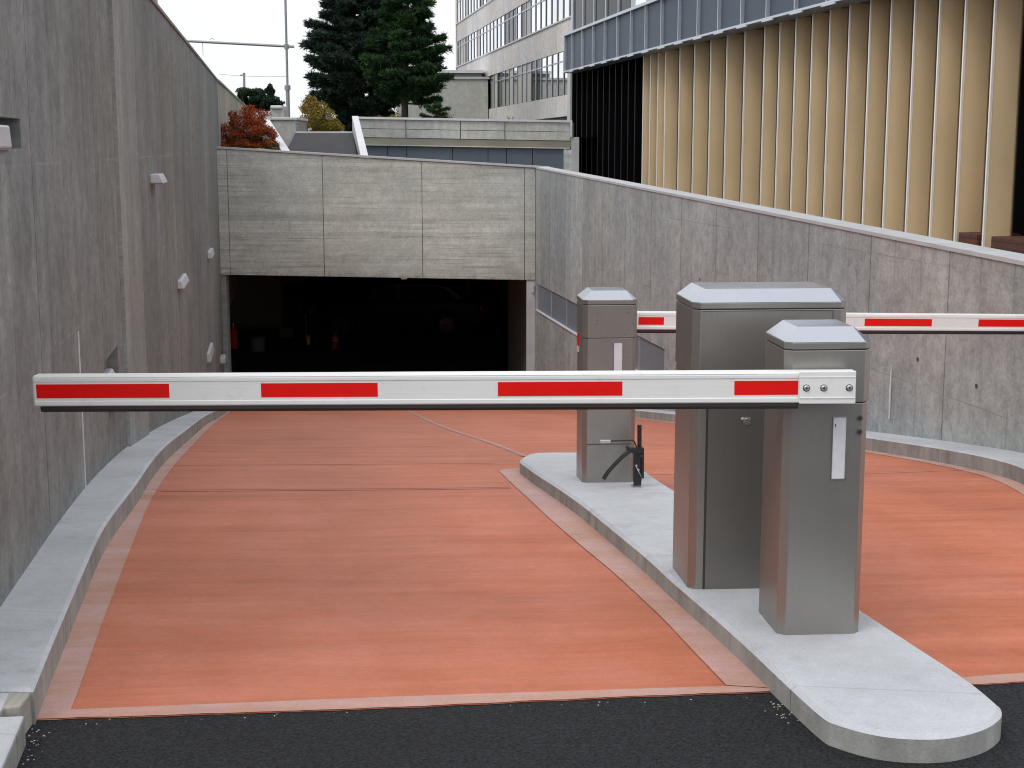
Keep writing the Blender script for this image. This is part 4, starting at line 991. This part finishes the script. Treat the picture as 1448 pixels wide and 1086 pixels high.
# concrete block left of the dark roof
p0, p1 = atY(382, 166, 34.2), atY(418, 167, 34.2)
w_ = empty('parapet_block', (p0.x, 34.2, H - .5)); tag(w_, 'pale concrete block with flat cap between the red shrub and the dark roof', 'wall')
mb = MB(); mb.box(p0.x, p1.x, 34.2, 36.0, H - .5, p0.z - .06); mb.build('block', M['terr'], w_, 0.01, world=True)
mb = MB(); mb.box(p0.x - .03, p1.x + .03, 34.15, 36.1, p0.z - .059, p0.z); mb.build('cap', M['stripcoping'], w_, 0.01, world=True)
p0, p1 = atY(382, 153, 44), atY(401, 153, 44)
w_ = empty('parapet_wall', (p0.x, 44, H)); tag(w_, 'small far white parapet wall behind the red shrub', 'wall')
mb = MB(); mb.box(p0.x, p1.x, 44, 45, H, p0.z - .02); mb.build('block', M['terr'], w_, 0.01, world=True)
mb = MB(); mb.box(p0.x + .02, p1.x - .04, 43.9, 45, p0.z - .019, p0.z + .08); mb.build('cap', M['stripcoping'], w_, 0.03, world=True)
mb = MB(); q = atY(350, 157, 46); mb.box(q.x, p0.x + .1, 46, 46.3, H, q.z); mb.build('low_wall', M['stripcoping'], w_, world=True)
# planter box behind the portal at the left wall
pl_ = MB(); pl_.box(wx(LA, 27.5), -4.1, YP + 0.31, 31.5, H - .9, H - 0.06)
o = pl_.build('planter', M['dirt']); tag(o, 'planting bed of dark soil behind the garage lintel wall', 'planter')

# back terrace structure with blue panels
tb = empty('terrace_building', (-2, yb, H - 1.0)); tag(tb, 'low concrete terrace structure with blue-grey panels above the garage', 'building')
def zpx(py, Y): return atY(724, py, Y).z
xl = atY(498, 170, yb).x; xr = atY(812, 170, yb).x
rw = (zpx(167.5, yb), zpx(181.5, yb), zpx(194, yb), zpx(204, yb))
xs = [xl] + [atY(px, 180, yb).x for px in (574, 651, 714)] + [xr - 0.08]
dz = lambda x: -0.09 * (x - xl) / (xr - xl)
def hexa(mb, xa, xb, y0, y1, za0, zb0, za1, zb1, mi=0):
    mb.add([(xa, y0, za0), (xb, y0, zb0), (xb, y1, zb0), (xa, y1, za0), (xa, y0, za1), (xb, y0, zb1), (xb, y1, zb1), (xa, y1, za1)], [(0, 1, 2, 3), (4, 5, 6, 7), (0, 1, 5, 4), (1, 2, 6, 5), (2, 3, 7, 6), (3, 0, 4, 7)], mi)
for i in range(4):
    a, b = xs[i] + .01, xs[i + 1] - .01
    for r0, r1 in ((1, 0), (2, 1)):
        mb = MB(); hexa(mb, a, b, yb, yb + .12, rw[r0] + .006 + dz(a), rw[r0] + .006 + dz(b), rw[r1] - .006 + dz(a), rw[r1] - .006 + dz(b)); mb.build('parapet_panel', M['terr'], tb, world=True)
mb = MB(); hexa(mb, xl, xr, yb + .03, yb + .3, rw[3] + dz(xl), rw[3] + dz(xr), rw[0] - .012 + dz(xl), rw[0] - .012 + dz(xr)); mb.build('parapet_core', simple('panel_joint', (.10, .098, .09), .9), tb, world=True)
mb = MB(); hexa(mb, xl, xr - .05, yb - .05, yb + .35, rw[0] + dz(xl) - .008, rw[0] + dz(xr) - .008, rw[0] + .045 + dz(xl), rw[0] + .045 + dz(xr)); mb.build('coping', M['stripcoping'], tb, world=True)
mb = MB(); hexa(mb, xl, xr - .08, yb + .015, yb + .029, rw[3] + dz(xl) + .01, rw[3] + dz(xr) + .01, rw[2] - .006 + dz(xl), rw[2] - .006 + dz(xr)); mb.build('ledge', simple('ledge_concrete', (.25, .24, .19), .85, 0, .15, 1.5), tb, world=True)
mb = MB(); hexa(mb, xl, xr - .1, yb - .03, yb + .03, rw[3] + dz(xl) - .02, rw[3] + dz(xr) - .02, rw[3] + dz(xl) + .008, rw[3] + dz(xr) + .008); mb.build('drip_edge', M['terr'], tb, world=True)
bx = [xl] + [atY(px, 220, yb).x for px in (548, 575, 640, 690, 716, 753)] + [atY(797, 220, yb).x]
for i in range(len(bx) - 1):
    mb = MB(); mb.box(bx[i] + .008, bx[i + 1] - .008, yb + .06, yb + .1, H - 1.0, rw[3] - .005); mb.build('blue_panel', M['bluepanel'], tb, world=True)
mb = MB(); mb.box(xl, bx[-1], yb + .101, yb + .2, H - 1.0, rw[3] - .004); mb.build('panel_backing', M['dark'], tb, world=True)
mb = MB(); mb.box(bx[-1], xr - .07, yb - 0.01, yb + .3, H - 1.0, rw[3] - .13); mb.build('pier', M['portal'], tb, world=True)
mb = MB(); mb.box(xr - .07, xr + .12, yb - .06, yb + .3, H - 1.0, rw[2] - .0); mb.build('pier', M['coping'], tb, world=True)
mb = MB(); mb.box(xr - .10, xr - .05, yb - .1, yb - .051, rw[2], rw[0] - .1); mb.build('bracket', M['stripcoping'], tb, world=True)

# ------------------------------------------------------------------ louvred building at the right
CB = 8.0
bd = empty('louvred_building', (wx(CB, 14), 14, H - 1.5)); tag(bd, 'building with tall gold vertical fins and a blue-grey cladding band', 'building')
ZB = H + 1.985
finx = [907, 917, 927.6, 937.7, 957.6, 978, 1000.5, 1023, 1047.5, 1075, 1096, 1118, 1141, 1165, 1192, 1220.5, 1249.5, 1282, 1316.5, 1352, 1392.5]
ft = []
for px in finx:
    a = (px - 724) / F / 1.008
    ft.append(CB / (a + K))
first = None
def fin_mesh(mats, depth, th=0.022, edge=0.03, z0=0.0, z1=3.5):
    pass
def fin(t, depth, name, mat, em, ang=0.0):
    P = Vector((CB - K * t, t, H - 1.5))
    e = bpy.data.objects.new(name, FINME[name]); col.objects.link(e); e.parent = bd
    e.location = P - Vector(bd.location); e.rotation_euler.z = math.atan(K) + ang
    return e
FINME = {}
def mkfin(name, depth, th, ew, et, z1, m1, m2):
    mb = MB()
    if m2: mb.box(0, ew, -et, et, 0, z1, 1)
    # slightly cambered blade
    n = 8; f_ = []; b_ = []
    for i in range(n + 1):
        s = i / n; x = ew + 0.0005 + s * depth; c = math.sin(s * math.pi) * 0.008 * (1 if m2 else 0)
        f_.append((x, -th - c)); b_.append((x, th - c))
    for i in range(n):
        for (pa_, pb_) in ((f_[i], f_[i + 1]), (b_[i + 1], b_[i])):
            mb.add([(pa_[0], pa_[1], 0), (pb_[0], pb_[1], 0), (pb_[0], pb_[1], z1), (pa_[0], pa_[1], z1)], [(0, 1, 2, 3)], 0)
    mb.add([(f_[-1][0], f_[-1][1], 0), (b_[-1][0], b_[-1][1], 0), (b_[-1][0], b_[-1][1], z1), (f_[-1][0], f_[-1][1], z1)], [(0, 1, 2, 3)], 0)
    me = bpy.data.meshes.new(name); me.from_pydata(mb.v, [], mb.f)
    me.materials.append(m1); me.materials.append(m2 or m1)
    for p, mi in zip(me.polygons, mb.m): p.material_index = mi
    bm = bmesh.new(); bm.from_mesh(me); bmesh.ops.remove_doubles(bm, verts=bm.verts, dist=1e-5); bm.to_mesh(me); bm.free()
    for p in me.polygons: p.use_smooth = (p.material_index == 0)
    FINME[name] = me
zfin = ZB + 0.06 - (H - 1.5)
mkfin('gold_fin', 0.55, 0.010, 0.048, 0.015, zfin, M['tan'], M['finedge'])
mkfin('black_slat', 0.30, 0.010, 0.012, 0.006, zfin, M['blackfin'], M['dalu'])
for i, t in enumerate(ft):
    t2 = ft[i + 1] if i + 1 < len(ft) else t - .66
    P1 = Vector((CB - K * t, t)); P2 = Vector((CB - K * t2, t2)).normalized(); N2 = Vector((NRM.x, NRM.y))
    dn = (P1.y * P2.x - P1.x * P2.y) / (N2.x * P2.y - N2.y * P2.x)      # depth at which this fin meets the next one's edge
    e = fin(t, .5, 'gold_fin', None, None); e.scale.x = max(.35, (dn - .006) / .592)
tt = ft[0] + 0.7
while tt < 39.6:
    fin(tt, .3, 'black_slat', None, None); tt += 0.62
mb = MB(); mb.wbox(CB, 10.0, 40.0, 0.62, 0.9, H - 1.5, ZB + .05); mb.build('dark_wall', M['dark'], bd, world=True)
mb = MB(); mb.wbox(CB, 39.6, 40.0, 0.0, 0.9, H - 1.5, ZB + .02); mb.build('end_wall', M['coping'], bd, world=True)
mb = MB(); mb.wbox(CB, 10.0, ft[-1] - 0.5, 0.25, 0.6, H - 1.5, ZB + .05); mb.build('recess_shade', M['dark'], bd, world=True)  # solid block, the recess's shade is put into its black colour
# cladding band
CC = 7.72
t_end = 38.9
pit = 1.24
mts = [t_end - 0.9 - pit * i for i in range(24)]
mts = [t_end] + mts
zb0, zb1 = H + 1.965, H + 2.93
for i in range(len(mts) - 1):
    mb = MB(); mb.wbox(CC, mts[i + 1] + .03, mts[i] - .03, 0.03, 0.06, zb0 + .04, zb1 - .04); mb.build('cladding_panel', M['blueclad'], bd, world=True)
    mb = MB(); mb.wbox(CC, mts[i] - .03 , mts[i] + .0, -0.03, 0.05, zb0 + .035, zb1 - .035); mb.build('cladding_mullion', M['alu'], bd, world=True)
mb = MB(); mb.wbox(CC, 8.0, t_end, 0.061, 3.0, zb0 + .01, zb1 - .02); mb.build('band_core', simple('band_core', (.06, .07, .08), .6), bd, world=True)
mb = MB(); mb.wbox(CC, t_end + .001, t_end + .04, 0.0, 3.0, zb0, zb1); mb.build('end_panel', M['blueclad'], bd, world=True)
for z, hh in ((zb0, .035), (zb1 - .035, .06)):
    mb = MB(); mb.wbox(CC, 8.0, t_end + .03, -0.05, 0.06, z, z + hh); mb.build('band_rail', M['alu'], bd, world=True)
# stepped soffit flashing between band and fins
mb = MB(); mb.wbox(CC, 8.0, t_end, 0.0, 0.30, zb0 - .012, zb0 + .009); mb.build('soffit', simple('soffit_metal', (.16, .19, .22), .4, .3), bd, world=True)
for i in range(1, len(mts) - 1):
    mb = MB(); mb.wbox(CC, mts[i] - .45, mts[i] + .05, -0.075, -0.051, zb0 - .03, zb0 + .004); mb.build('drip_flashing', M['alu'], bd, world=True)
# glazing above
zg1 = zb1 + 2.2
t_g = t_end - 0.45
for i in range(1, 23):
    a, b = mts[i + 1], mts[i]
    mb = MB(); mb.wbox(CC, a + .03, b - .03, 0.04, 0.06, zb1 + .03, zg1); w = mb.build('window', M['glassdark'] if i in (1, 2, 3, 4) or i % 5 == 0 else M['glass'], bd, world=True)  # dark panes by the corner: tree reflections put into the glass colour
    mb = MB(); mb.wbox(CC, b - .03, b + .03, 0.0, 0.07, zb1 + .03, zg1); mb.build('window_mullion', M['alu'], bd, world=True)
mb = MB(); mb.wbox(CC, 8.0, mts[1] - .03, 0.3, 3.0, zb1 - .01, zg1 + .3); mb.build('upper_wall', M['dark'], bd, world=True)
mb = MB(); mb.wbox(CC, mts[1] - .02, mts[1] + .45, 0.05, 0.5, zb1 + .03, zg1 + .3); mb.build('corner_panel', M['alu'], bd, world=True)
# brick plinths
for t0, t1, lab in ((13.0, 16.22, 'low dark red brick planter wall at the right edge below the black recess'), (16.55, 17.0, 'short dark red brick pier between the last two gold fins')):
    mb = MB(); n = 0
    z = H - 1.5
    top = H - 0.965
    mb.wbox(CB, t0, t1, -0.02, 0.52, z, top)
    o = mb.build('brick_wall', M['brick'], None, 0.006); tag(o, lab, 'brick wall', 'brick planters under the gold fins')

# ------------------------------------------------------------------ office building
CO = 13.0
ob = empty('office_building', (wx(CO, 100), 100, H)); tag(ob, 'pale concrete office block with long rows of narrow windows', 'building')
t0, t1 = 45.0, plane(645, 50, CO).y
S = CO / 9.0
rows = [(1.62 * S, 2.96 * S, plane(693, 150, CO).y), (3.86 * S, 5.07 * S, t1 - .6), (5.89 * S, 7.2 * S, t1 - .6)]
bands = [(-1.0, 0.98 * S), (2.96 * S, 3.86 * S), (5.07 * S, 5.89 * S), (7.2 * S, 8.2 * S)]
mb = MB(); mb.wbox(CO, t0, plane(690, 150, CO).y, 0.0, .3, H + 0.98 * S, H + 1.62 * S); mb.build('spandrel', M['office'], ob, world=True)
for i, (z0, z1) in enumerate(bands):
    if i == 0:
        mb = MB(); mb.wbox(CO, t0, t1, 0.5, .8, H + z0, H + z1); mb.build('base_wall', M['frame'], ob, world=True); continue
    mb = MB(); mb.wbox(CO, t0, t1, 0.0, .3, H + z0, H + z1); mb.build('spandrel', M['office'], ob, world=True)
    mb = MB(); mb.wbox(CO, t0, t1, -0.06, .1, H + z1 - .001, H + z1 + .07); mb.build('sill', M['stripcoping'], ob, world=True)
mb = MB(); mb.wbox(CO, t0, t1, 0.8, 12, H - 1, H + 8.2 * S); mb.build('core_wall', M['dark'], ob, world=True)
mb = MB(); mb.wbox(CO, t1 - .5, t1, 0.0, .8, H - 1, H + 8.2 * S); mb.build('end_pier', M['office'], ob, world=True)
mb = MB(); mb.wbox(CO, t1 + .001, t1 + .3, 0.0, 12, H - 1, H + 8.2 * S); mb.build('end_wall', M['office'], ob, world=True)
rr = random.Random(3)
for ri, (z0, z1, tmax) in enumerate(rows):
    z0 += .07 if ri else 0
    t = tmax; pitch = 1.38
    while t - pitch > 59 and t > t0:
        a, b = t - pitch, t
        mb = MB()
        pale = rr.random() < (0.80 if ri else 0.45)
        mb.wbox(CO, a + .10, b - .10, 0.05, 0.07, H + z0 + .02, H + z1 - .02, 1 if (pale or t < 72) else (2 if rr.random() < .6 else 3))
        mb.wbox(CO, a, a + .10, 0.01, 0.08, H + z0, H + z1, 0); mb.wbox(CO, b - .10, b, 0.03, 0.08, H + z0, H + z1, 4)
        zt = z1 - (z1 - z0) * .24
        mb.wbox(CO, a + .10, b - .10, 0.02, 0.049, H + zt, H + zt + .06, 0)
        mb.build('window', [M['alu'], M['glass'], M['blind'], M['glassdark'], M['dalu']], ob, world=True)
        t -= pitch
# annex
YX = plane(688, 150, CO).y - 1.0
p0 = atY(560, 112, YX); p1 = atY(690, 112, YX)
an = empty('annex_building', (p0.x, YX, H)); tag(an, 'plain pale grey annex wall behind the pine at the foot of the office block', 'building')
mb = MB(); mb.box(p0.x, p1.x, YX, YX + 6, H, p0.z); mb.build('wall', M['annex'], an, world=True)
mb = MB(); mb.box(p0.x - .1, p1.x + .1, YX - .1, YX + 6, p0.z + .001, p0.z + .14); mb.build('coping', M['coping'], an, world=True)
q0_ = atY(600, 100, YX); q1_ = atY(681, 100, YX)
mb = MB(); mb.box(q0_.x, q1_.x, YX + .3, YX + 5, p0.z + .141, q0_.z - .12); mb.build('upper_box', simple('dark_grey_box', (.12, .12, .12), .8), an, world=True)
mb = MB(); mb.box(q0_.x - .1, q1_.x + .1, YX + .2, YX + 5, q0_.z - .119, q0_.z + .05); mb.build('upper_coping', M['stripcoping'], an, world=True)

# ------------------------------------------------------------------ vegetation
def blades(mb, c, r, n, l, w, upb=0.3, mi=0, flat=1.0, out=None):
    for _ in range(n):
        d = Vector((random.gauss(0, 1), random.gauss(0, 1), random.gauss(0, 1) * flat + upb))
        if out is not None: d += out * 0.9
        if d.length < 1e-3: continue
        d.normalize()
        s = d.cross(Vector((random.gauss(0, 1), random.gauss(0, 1), random.gauss(0, 1))))
        if s.length < 1e-3: continue
        s = s.normalized() * w
        p = c + d * (r * random.uniform(0.05, 0.6))
        q = p + d * l * random.uniform(.7, 1.2)
        k = len(mb.v)
        mb.v += [tuple(p - s * .5), tuple(p + s * .5), tuple(q + s * .25), tuple(q - s * .25)]
        mb.f.append([k, k + 1, k + 2, k + 3]); mb.m.append(mi)
def pine(name, base, height, rad, label, prof, matn, seed, trunk_r=0.25, n_limb=120, lean=0.0, group=None, low=0.12, tuft=0.42, nb=34, per=5):
    """prof(s) -> crown radius factor for relative height s; whorled limbs carrying tufts of needles"""
    random.seed(seed)
    e = empty(name, base); tag(e, label, 'tree', group)
    tr = MB(); pts = []; rr_ = []
    for i in range(9):
        s = i / 8; pts.append(Vector((lean * s * height + 0.1 * math.sin(s * 6 + seed), 0.1 * math.cos(s * 5), s * height))); rr_.append(trunk_r * (1 - .85 * s))
    tr.tube(pts, rr_, 10)
    cr = MB()
    for k in range(n_limb):
        s = low + (0.99 - low) * (k + random.random()) / n_limb
        a = k * 2.39996 + random.uniform(-.3, .3)
        R0 = rad * prof(s) * random.uniform(.72, 1.08)
        st = Vector((lean * s * height, 0, s * height))
        d = Vector((math.cos(a), math.sin(a), 0))
        up = random.uniform(0.02, 0.22) * R0
        end = st + d * R0 + Vector((0, 0, up))
        mid = st + d * R0 * .5 + Vector((0, 0, up * .2 - .04 * R0))
        lr = 0.03 + 0.05 * trunk_r * (R0 / rad) * 3
        tr.tube([st, mid, end], [lr, lr * .6, lr * .2], 5)
        m = max(3, int(per * R0 / tuft / 1.6))
        for j in range(m):
            u = 0.30 + 0.70 * (j + random.random() * .6) / m
            p = st.lerp(mid, u * 2) if u < .5 else mid.lerp(end, u * 2 - 1)
            spread = 0.34 * R0 * u * (1.15 - .5 * u)
            side = Vector((-d.y, d.x, 0))
            for q in range(3):
                off = side * random.uniform(-1, 1) * spread + Vector((0, 0, random.uniform(-.05, .28) * tuft * 1.5))
                blades(cr, p + off, tuft, nb, tuft * .75, tuft * .16, .35, 0, .55, d * .6 + Vector((0, 0, .2)))
    blades(cr, Vector((lean * height, 0, height * .99)), tuft * 1.3, nb * 3, tuft, tuft * .15, .8)
    tr.build('trunk', M['bark'], e)
    cr.build('crown', M[matn], e)
    return e
def leafy(name, base, blobs, label, cat, mats, seed, leaf, n, stems=True, group=None, stem_r=0.03, shape='crown'):
    random.seed(seed)
    e = empty(name, base); tag(e, label, cat, group)
    cr = MB(); tr = MB()
    for (c, r, dens) in blobs:
        c = Vector(c); r = Vector(r)
        if stems:
            for _ in range(4):
                tip = c + Vector((random.uniform(-.6, .6) * r.x, random.uniform(-.6, .6) * r.y, random.uniform(0, .7) * r.z))
                tr.tube([Vector((random.uniform(-.05, .05), 0, 0)), Vector((tip.x * .45, tip.y * .45, tip.z * .5)), tip], [stem_r, stem_r * .6, stem_r * .2], 5)
        sub = int(18)
        subs = []
        for _ in range(sub):
            v = Vector((random.gauss(0, 1), random.gauss(0, 1), random.gauss(0, 1))).normalized() * random.uniform(.35, .95)
            subs.append((c + Vector((v.x * r.x, v.y * r.y, v.z * r.z)), random.uniform(.25, .45)))
        for _ in range(int(n * dens)):
            cc, k = random.choice(subs)
            v = Vector((random.gauss(0, 1), random.gauss(0, 1), random.gauss(0, 1)))
            v = v.normalized() * (random.random() ** .5) * k
            p = cc + Vector((v.x * r.x, v.y * r.y, v.z * r.z))
            if p.z < 0.02: continue
            nn = Vector((random.gauss(0, 1), random.gauss(0, 1), random.gauss(0, 1) + .5)).normalized()
            a = nn.cross(Vector((random.gauss(0, 1), random.gauss(0, 1), random.gauss(0, 1)))).normalized(); b = nn.cross(a)
            L_ = leaf * random.uniform(.6, 1.3); q = len(cr.v)
            cr.v += [tuple(p - a * L_), tuple(p + b * L_ * .45), tuple(p + a * L_), tuple(p - b * L_ * .45)]
            cr.f.append([q, q + 1, q + 2, q + 3]); cr.m.append((1 if len(mats) > 1 and p.z < .42 * (c.z + r.z) and random.random() < .6 else 0))
    if stems: tr.build('stem', M['bark'], e)
    cr.build(shape, [M[m] for m in mats], e)
    return e

gz = H + 0.28
# big dark conifer
Y1 = 78.0; p = atY(511, 190, Y1)
def lerp_prof(tab):
    def f(s):
        for (a, x), (b, y) in zip(tab, tab[1:]):
            if s <= b: return x + (y - x) * (s - a) / (b - a)
        return tab[-1][1]
    return f
prof1 = lerp_prof([(0, .42), (.08, .42), (.14, .58), (.22, .88), (.36, 1.0), (.50, .86), (.66, .58), (.85, .3), (1, .04)])
pine('conifer_tree', (p.x, Y1, gz), 11.2, 3.35, 'large dense dark blue-green conifer in the middle background', prof1, 'pine1', 11, .26, 122, 0.0, 'conifers behind the terrace', .05, .30, 30, 6)
Y2 = 72.0; p = atY(575, 166, Y2)
prof2 = lerp_prof([(0, .4), (.2, .62), (.27, 1.0), (.38, .84), (.50, .62), (.66, .42), (.85, .25), (1, .04)])
pine('pine_tree', (p.x, Y2, gz), 10.2, 2.62, 'brighter green open pine with a visible trunk right of the dark conifer', prof2, 'pine2', 29, .20, 100, 0.004, 'conifers behind the terrace', .18, .25, 24, 5)
# young pine in front of the annex
Y3 = 60.0; p = atY(616, 166, Y3)
pine('young_pine_tree', (p.x, Y3, gz), 1.5, .62, 'small young pine standing before the grey annex wall', lambda s: 1.0 if s > .45 else .7, 'pine2', 5, .035, 12, 0.0, None, .42, .11, 20, 4)
# dark spreading pine far left
Y4 = 105.0; p = atY(368, 158, Y4)
leafy('spreading_pine_tree', (p.x, Y4, gz), [((-.8, 0, 3.35), (1.3, 1.2, .7), 1), ((.3, 0, 2.9), (1.6, 1.2, .7), 1.2), ((-.4, 0, 2.3), (1.8, 1.1, .55), 1.1), ((.75, 0, 3.65), (.42, .3, .48), .35), ((1.35, 0, 2.3), (.85, 1.0, .5), .6)],
      'dark rounded pine far left beyond the retaining wall', 'tree', ['pine3'], 8, .11, 6500, True, None, .10)
# yellow tree
Y5 = 62.0; p = atY(450, 190, Y5)
leafy('yellow_tree', (p.x, Y5, gz - .3), [((.05, 0, 1.2), (1.05, .8, .95), 1.6), ((-.35, 0, 1.85), (.5, .5, .45), .45), ((.5, 0, .8), (.55, .5, .6), .6), ((.0, 0, .5), (.9, .6, .5), .6)], 'yellow autumn tree between the lamp mast and the dark conifer', 'tree', ['yellow', 'olive'], 9, .036, 9000, True, None, .03)
# brownish shrubs seen behind trunk
for px, yy, sc_, lab in ((545, 66.0, 1.0, 'small yellow-brown shrub left of the pine trunk behind the terrace parapet'), (598, 68.0, .8, 'small yellow-brown shrub right of the pine trunk')):
    p = atY(px, 170, yy); leafy('autumn_shrub', (p.x, yy, gz), [((0, 0, .85 * sc_), (.65 * sc_, .5, .55 * sc_), 1)], lab, 'shrub', ['yellow', 'olive'], int(px), .055, 1500, True, 'yellow-brown shrubs behind the parapet', .02)
# red shrub in the planter
Y6 = 28.2; p = atY(353, 213, Y6)
leafy('red_shrub', (p.x, Y6, H - .08), [((.0, 0, .36), (.54, .4, .36), 1.5), ((.12, 0, .64), (.36, .35, .22), .7), ((-.36, .1, .36), (.28, .3, .26), .6), ((.40, -.05, .26), (.26, .3, .22), .6), ((0, -.2, .13), (.64, .3, .15), .8), ((-.30, 0, .66), (.10, .12, .16), .15), ((.02, 0, .80), (.14, .12, .12), .15)], 'red and orange autumn shrub growing above the left end of the garage lintel', 'shrub', ['redleaf', 'greenleaf'], 4, .016, 6500, True, None, .008)
# catenary mast and wires
Ym = 64.0; p = atY(407.5, 163, Ym); ztop = atY(407, -60, Ym).z
ms = empty('catenary_mast', (p.x, Ym, gz)); tag(ms, 'tall thin grey railway mast left of the dark conifer with a long cross arm', 'mast')
mb = MB(); mb.tube([(p.x, Ym, gz), (p.x, Ym, atY(407, 124, Ym).z)], .085, 10); mb.tube([(p.x, Ym, atY(407, 124, Ym).z), (p.x, Ym, ztop)], .052, 10); mb.build('pole', M['pole'], ms, world=True)
a = atY(255, 57.5, Ym); b = atY(416, 66, Ym)
mb = MB(); mb.tube([a, b], .055, 8); mb.build('cross_arm', M['pole'], ms, world=True)
mb = MB(); z_ = atY(407, 124, Ym).z; mb.lathe((p.x, Ym, z_ - .1), [(.13, 0), (.13, .2)]); mb.lathe((p.x, Ym, b.z - .1), [(.10, 0), (.10, .2)]); mb.lathe((p.x, Ym, gz + .1), [(.16, 0), (.16, .25)]); mb.build('collar', M['pole'], ms, world=True)
mb = MB(); a2 = atY(286.5, 60, Ym); mb.tube([a2, a2 + Vector((0, 0, -.55))], .012, 6); mb.tube([atY(297, 56, Ym), atY(300, 53.5, Ym), atY(303, 56, Ym)], .015, 6); mb.build('insulator', M['pole'], ms, world=True)
mb = MB(); pts = []
for i in range(15):
    s = i / 14; q = atY(310 + 97 * s, 105 + 3 * s, Ym + 10 * (1 - s)); pts.append(q - Vector((0, 0, .05 * math.sin(math.pi * s))))
mb.tube(pts, .009, 5); o = mb.build('overhead_wire', M['pole']); tag(o, 'thin overhead wire strung left of the tall railway mast', 'wire')
Yn = 110.0; p = atY(345, 125, Yn); q = atY(345, 103, Yn)
ms = empty('catenary_mast', (p.x, Yn, gz)); tag(ms, 'short far mast rising behind the dark rounded pine', 'mast')
mb = MB(); mb.tube([(p.x, Yn, gz), (q.x, Yn, q.z)], .09, 8); mb.build('pole', M['pole'], ms, world=True)
mb = MB(); mb.tube([atY(339.5, 106.5, Yn), atY(347, 104.5, Yn)], .06, 6); mb.build('cross_arm', M['pole'], ms, world=True)
Yk = 40.0; p = atY(221, 15, Yk)
ms = empty('lamp_mast', (p.x, Yk, H + .9)); tag(ms, 'thick grey mast cut off by the top edge above the left wall', 'mast')
mb = MB(); mb.tube([(p.x, Yk, H + .9), (p.x, Yk, p.z + 3)], .045, 10); mb.build('pole', M['pole'], ms, world=True)
mb = MB(); mb.lathe((p.x, Yk, H + .9), [(.12, 0), (.12, .03), (.07, .05)]); mb.build('base_flange', M['pole'], ms, world=True)
# young plants on the terrace parapet line
random.seed(3)
for px, yy, h_, lab in ((636, 50, .42, 'thin spiky plant poking above the terrace parapet'), (722, 50, .30, 'tiny round shrub poking above the parapet below the office windows')):
    p = atY(px, 168, yy); mb = MB()
    for _ in range(16):
        a = random.uniform(0, 6.28); d = Vector((math.cos(a) * .25, math.sin(a) * .25, 1)); mb.tube([(0, 0, 0), d * h_ * .6, d * h_ * random.uniform(.8, 1.2) + Vector((d.x * .2, 0, 0))], [.012, .01, .002], 4)
    o = mb.build('small_plant', M['olive']); o.location = (p.x, yy, p.z - .25); tag(o, lab, 'plant')

# ------------------------------------------------------------------ light
W = bpy.data.worlds.new('World'); scene.world = W; W.use_nodes = True
nt = W.node_tree; bg = nt.nodes['Background']
sky = nt.nodes.new('ShaderNodeTexSky'); sky.sky_type = 'NISHITA'; sky.sun_disc = False
SUN_EL, SUN_AZ = 52.0, -135.0
sky.sun_elevation = R(SUN_EL); sky.sun_rotation = R(SUN_AZ); sky.dust_density = 4.0; sky.air_density = 1.0
tcn = nt.nodes.new('ShaderNodeTexCoord')
sep = nt.nodes.new('ShaderNodeSeparateXYZ'); nt.links.new(tcn.outputs['Generated'], sep.inputs[0])
ramp = nt.nodes.new('ShaderNodeMapRange'); nt.links.new(sep.outputs[2], ramp.inputs[0])
ramp.inputs[1].default_value = 0.0; ramp.inputs[2].default_value = 0.9; ramp.inputs[3].default_value = 10.6; ramp.inputs[4].default_value = 12.8
cl = nt.nodes.new('ShaderNodeTexNoise'); cl.inputs['Scale'].default_value = 2.2; cl.inputs['Detail'].default_value = 4; nt.links.new(tcn.outputs['Generated'], cl.inputs['Vector'])
cm = nt.nodes.new('ShaderNodeMapRange'); nt.links.new(cl.outputs['Fac'], cm.inputs[0]); cm.inputs[1].default_value = .3; cm.inputs[2].default_value = .7; cm.inputs[3].default_value = 1.0; cm.inputs[4].default_value = 1.12
mu = nt.nodes.new('ShaderNodeMath'); mu.operation = 'MULTIPLY'; nt.links.new(ramp.outputs[0], mu.inputs[0]); nt.links.new(cm.outputs[0], mu.inputs[1])
tint = nt.nodes.new('ShaderNodeVectorMath'); tint.operation = 'SCALE'; tint.inputs[0].default_value = (0.985, 1.0, 1.045); nt.links.new(mu.outputs[0], tint.inputs['Scale'])
mixn = nt.nodes.new('ShaderNodeMix'); mixn.data_type = 'RGBA'; mixn.inputs['Factor'].default_value = 0.9
nt.links.new(sky.outputs[0], mixn.inputs['A']); nt.links.new(tint.outputs[0], mixn.inputs['B'])
nt.links.new(mixn.outputs['Result'], bg.inputs['Color']); bg.inputs['Strength'].default_value = 0.10
sd = bpy.data.lights.new('sun', 'SUN'); sd.energy = 0.9; sd.angle = R(22); sd.color = (1.0, 0.965, 0.92)
so = bpy.data.objects.new('sun', sd); col.objects.link(so)
az = R(SUN_AZ)
dirv = Vector((math.sin(az) * math.cos(R(SUN_EL)), math.cos(az) * math.cos(R(SUN_EL)), math.sin(R(SUN_EL))))
so.rotation_euler = dirv.to_track_quat('Z', 'Y').to_euler(); so.location = dirv * 50

# ------------------------------------------------------------------ camera
cd = bpy.data.cameras.new('camera'); cam = bpy.data.objects.new('camera', cd); col.objects.link(cam)
cd.sensor_width = 36.0; cd.lens = 36.0 * F / 1448.0; cd.clip_start = 0.05; cd.clip_end = 3000
cam.location = (0, 0, H); cam.rotation_euler = (R(90) - PITCH, 0, 0)
scene.camera = cam
scene.cycles.filter_width = 1.1
scene.view_settings.view_transform = 'Standard'; scene.view_settings.look = 'None'
scene.view_settings.exposure = 0; scene.view_settings.gamma = 1
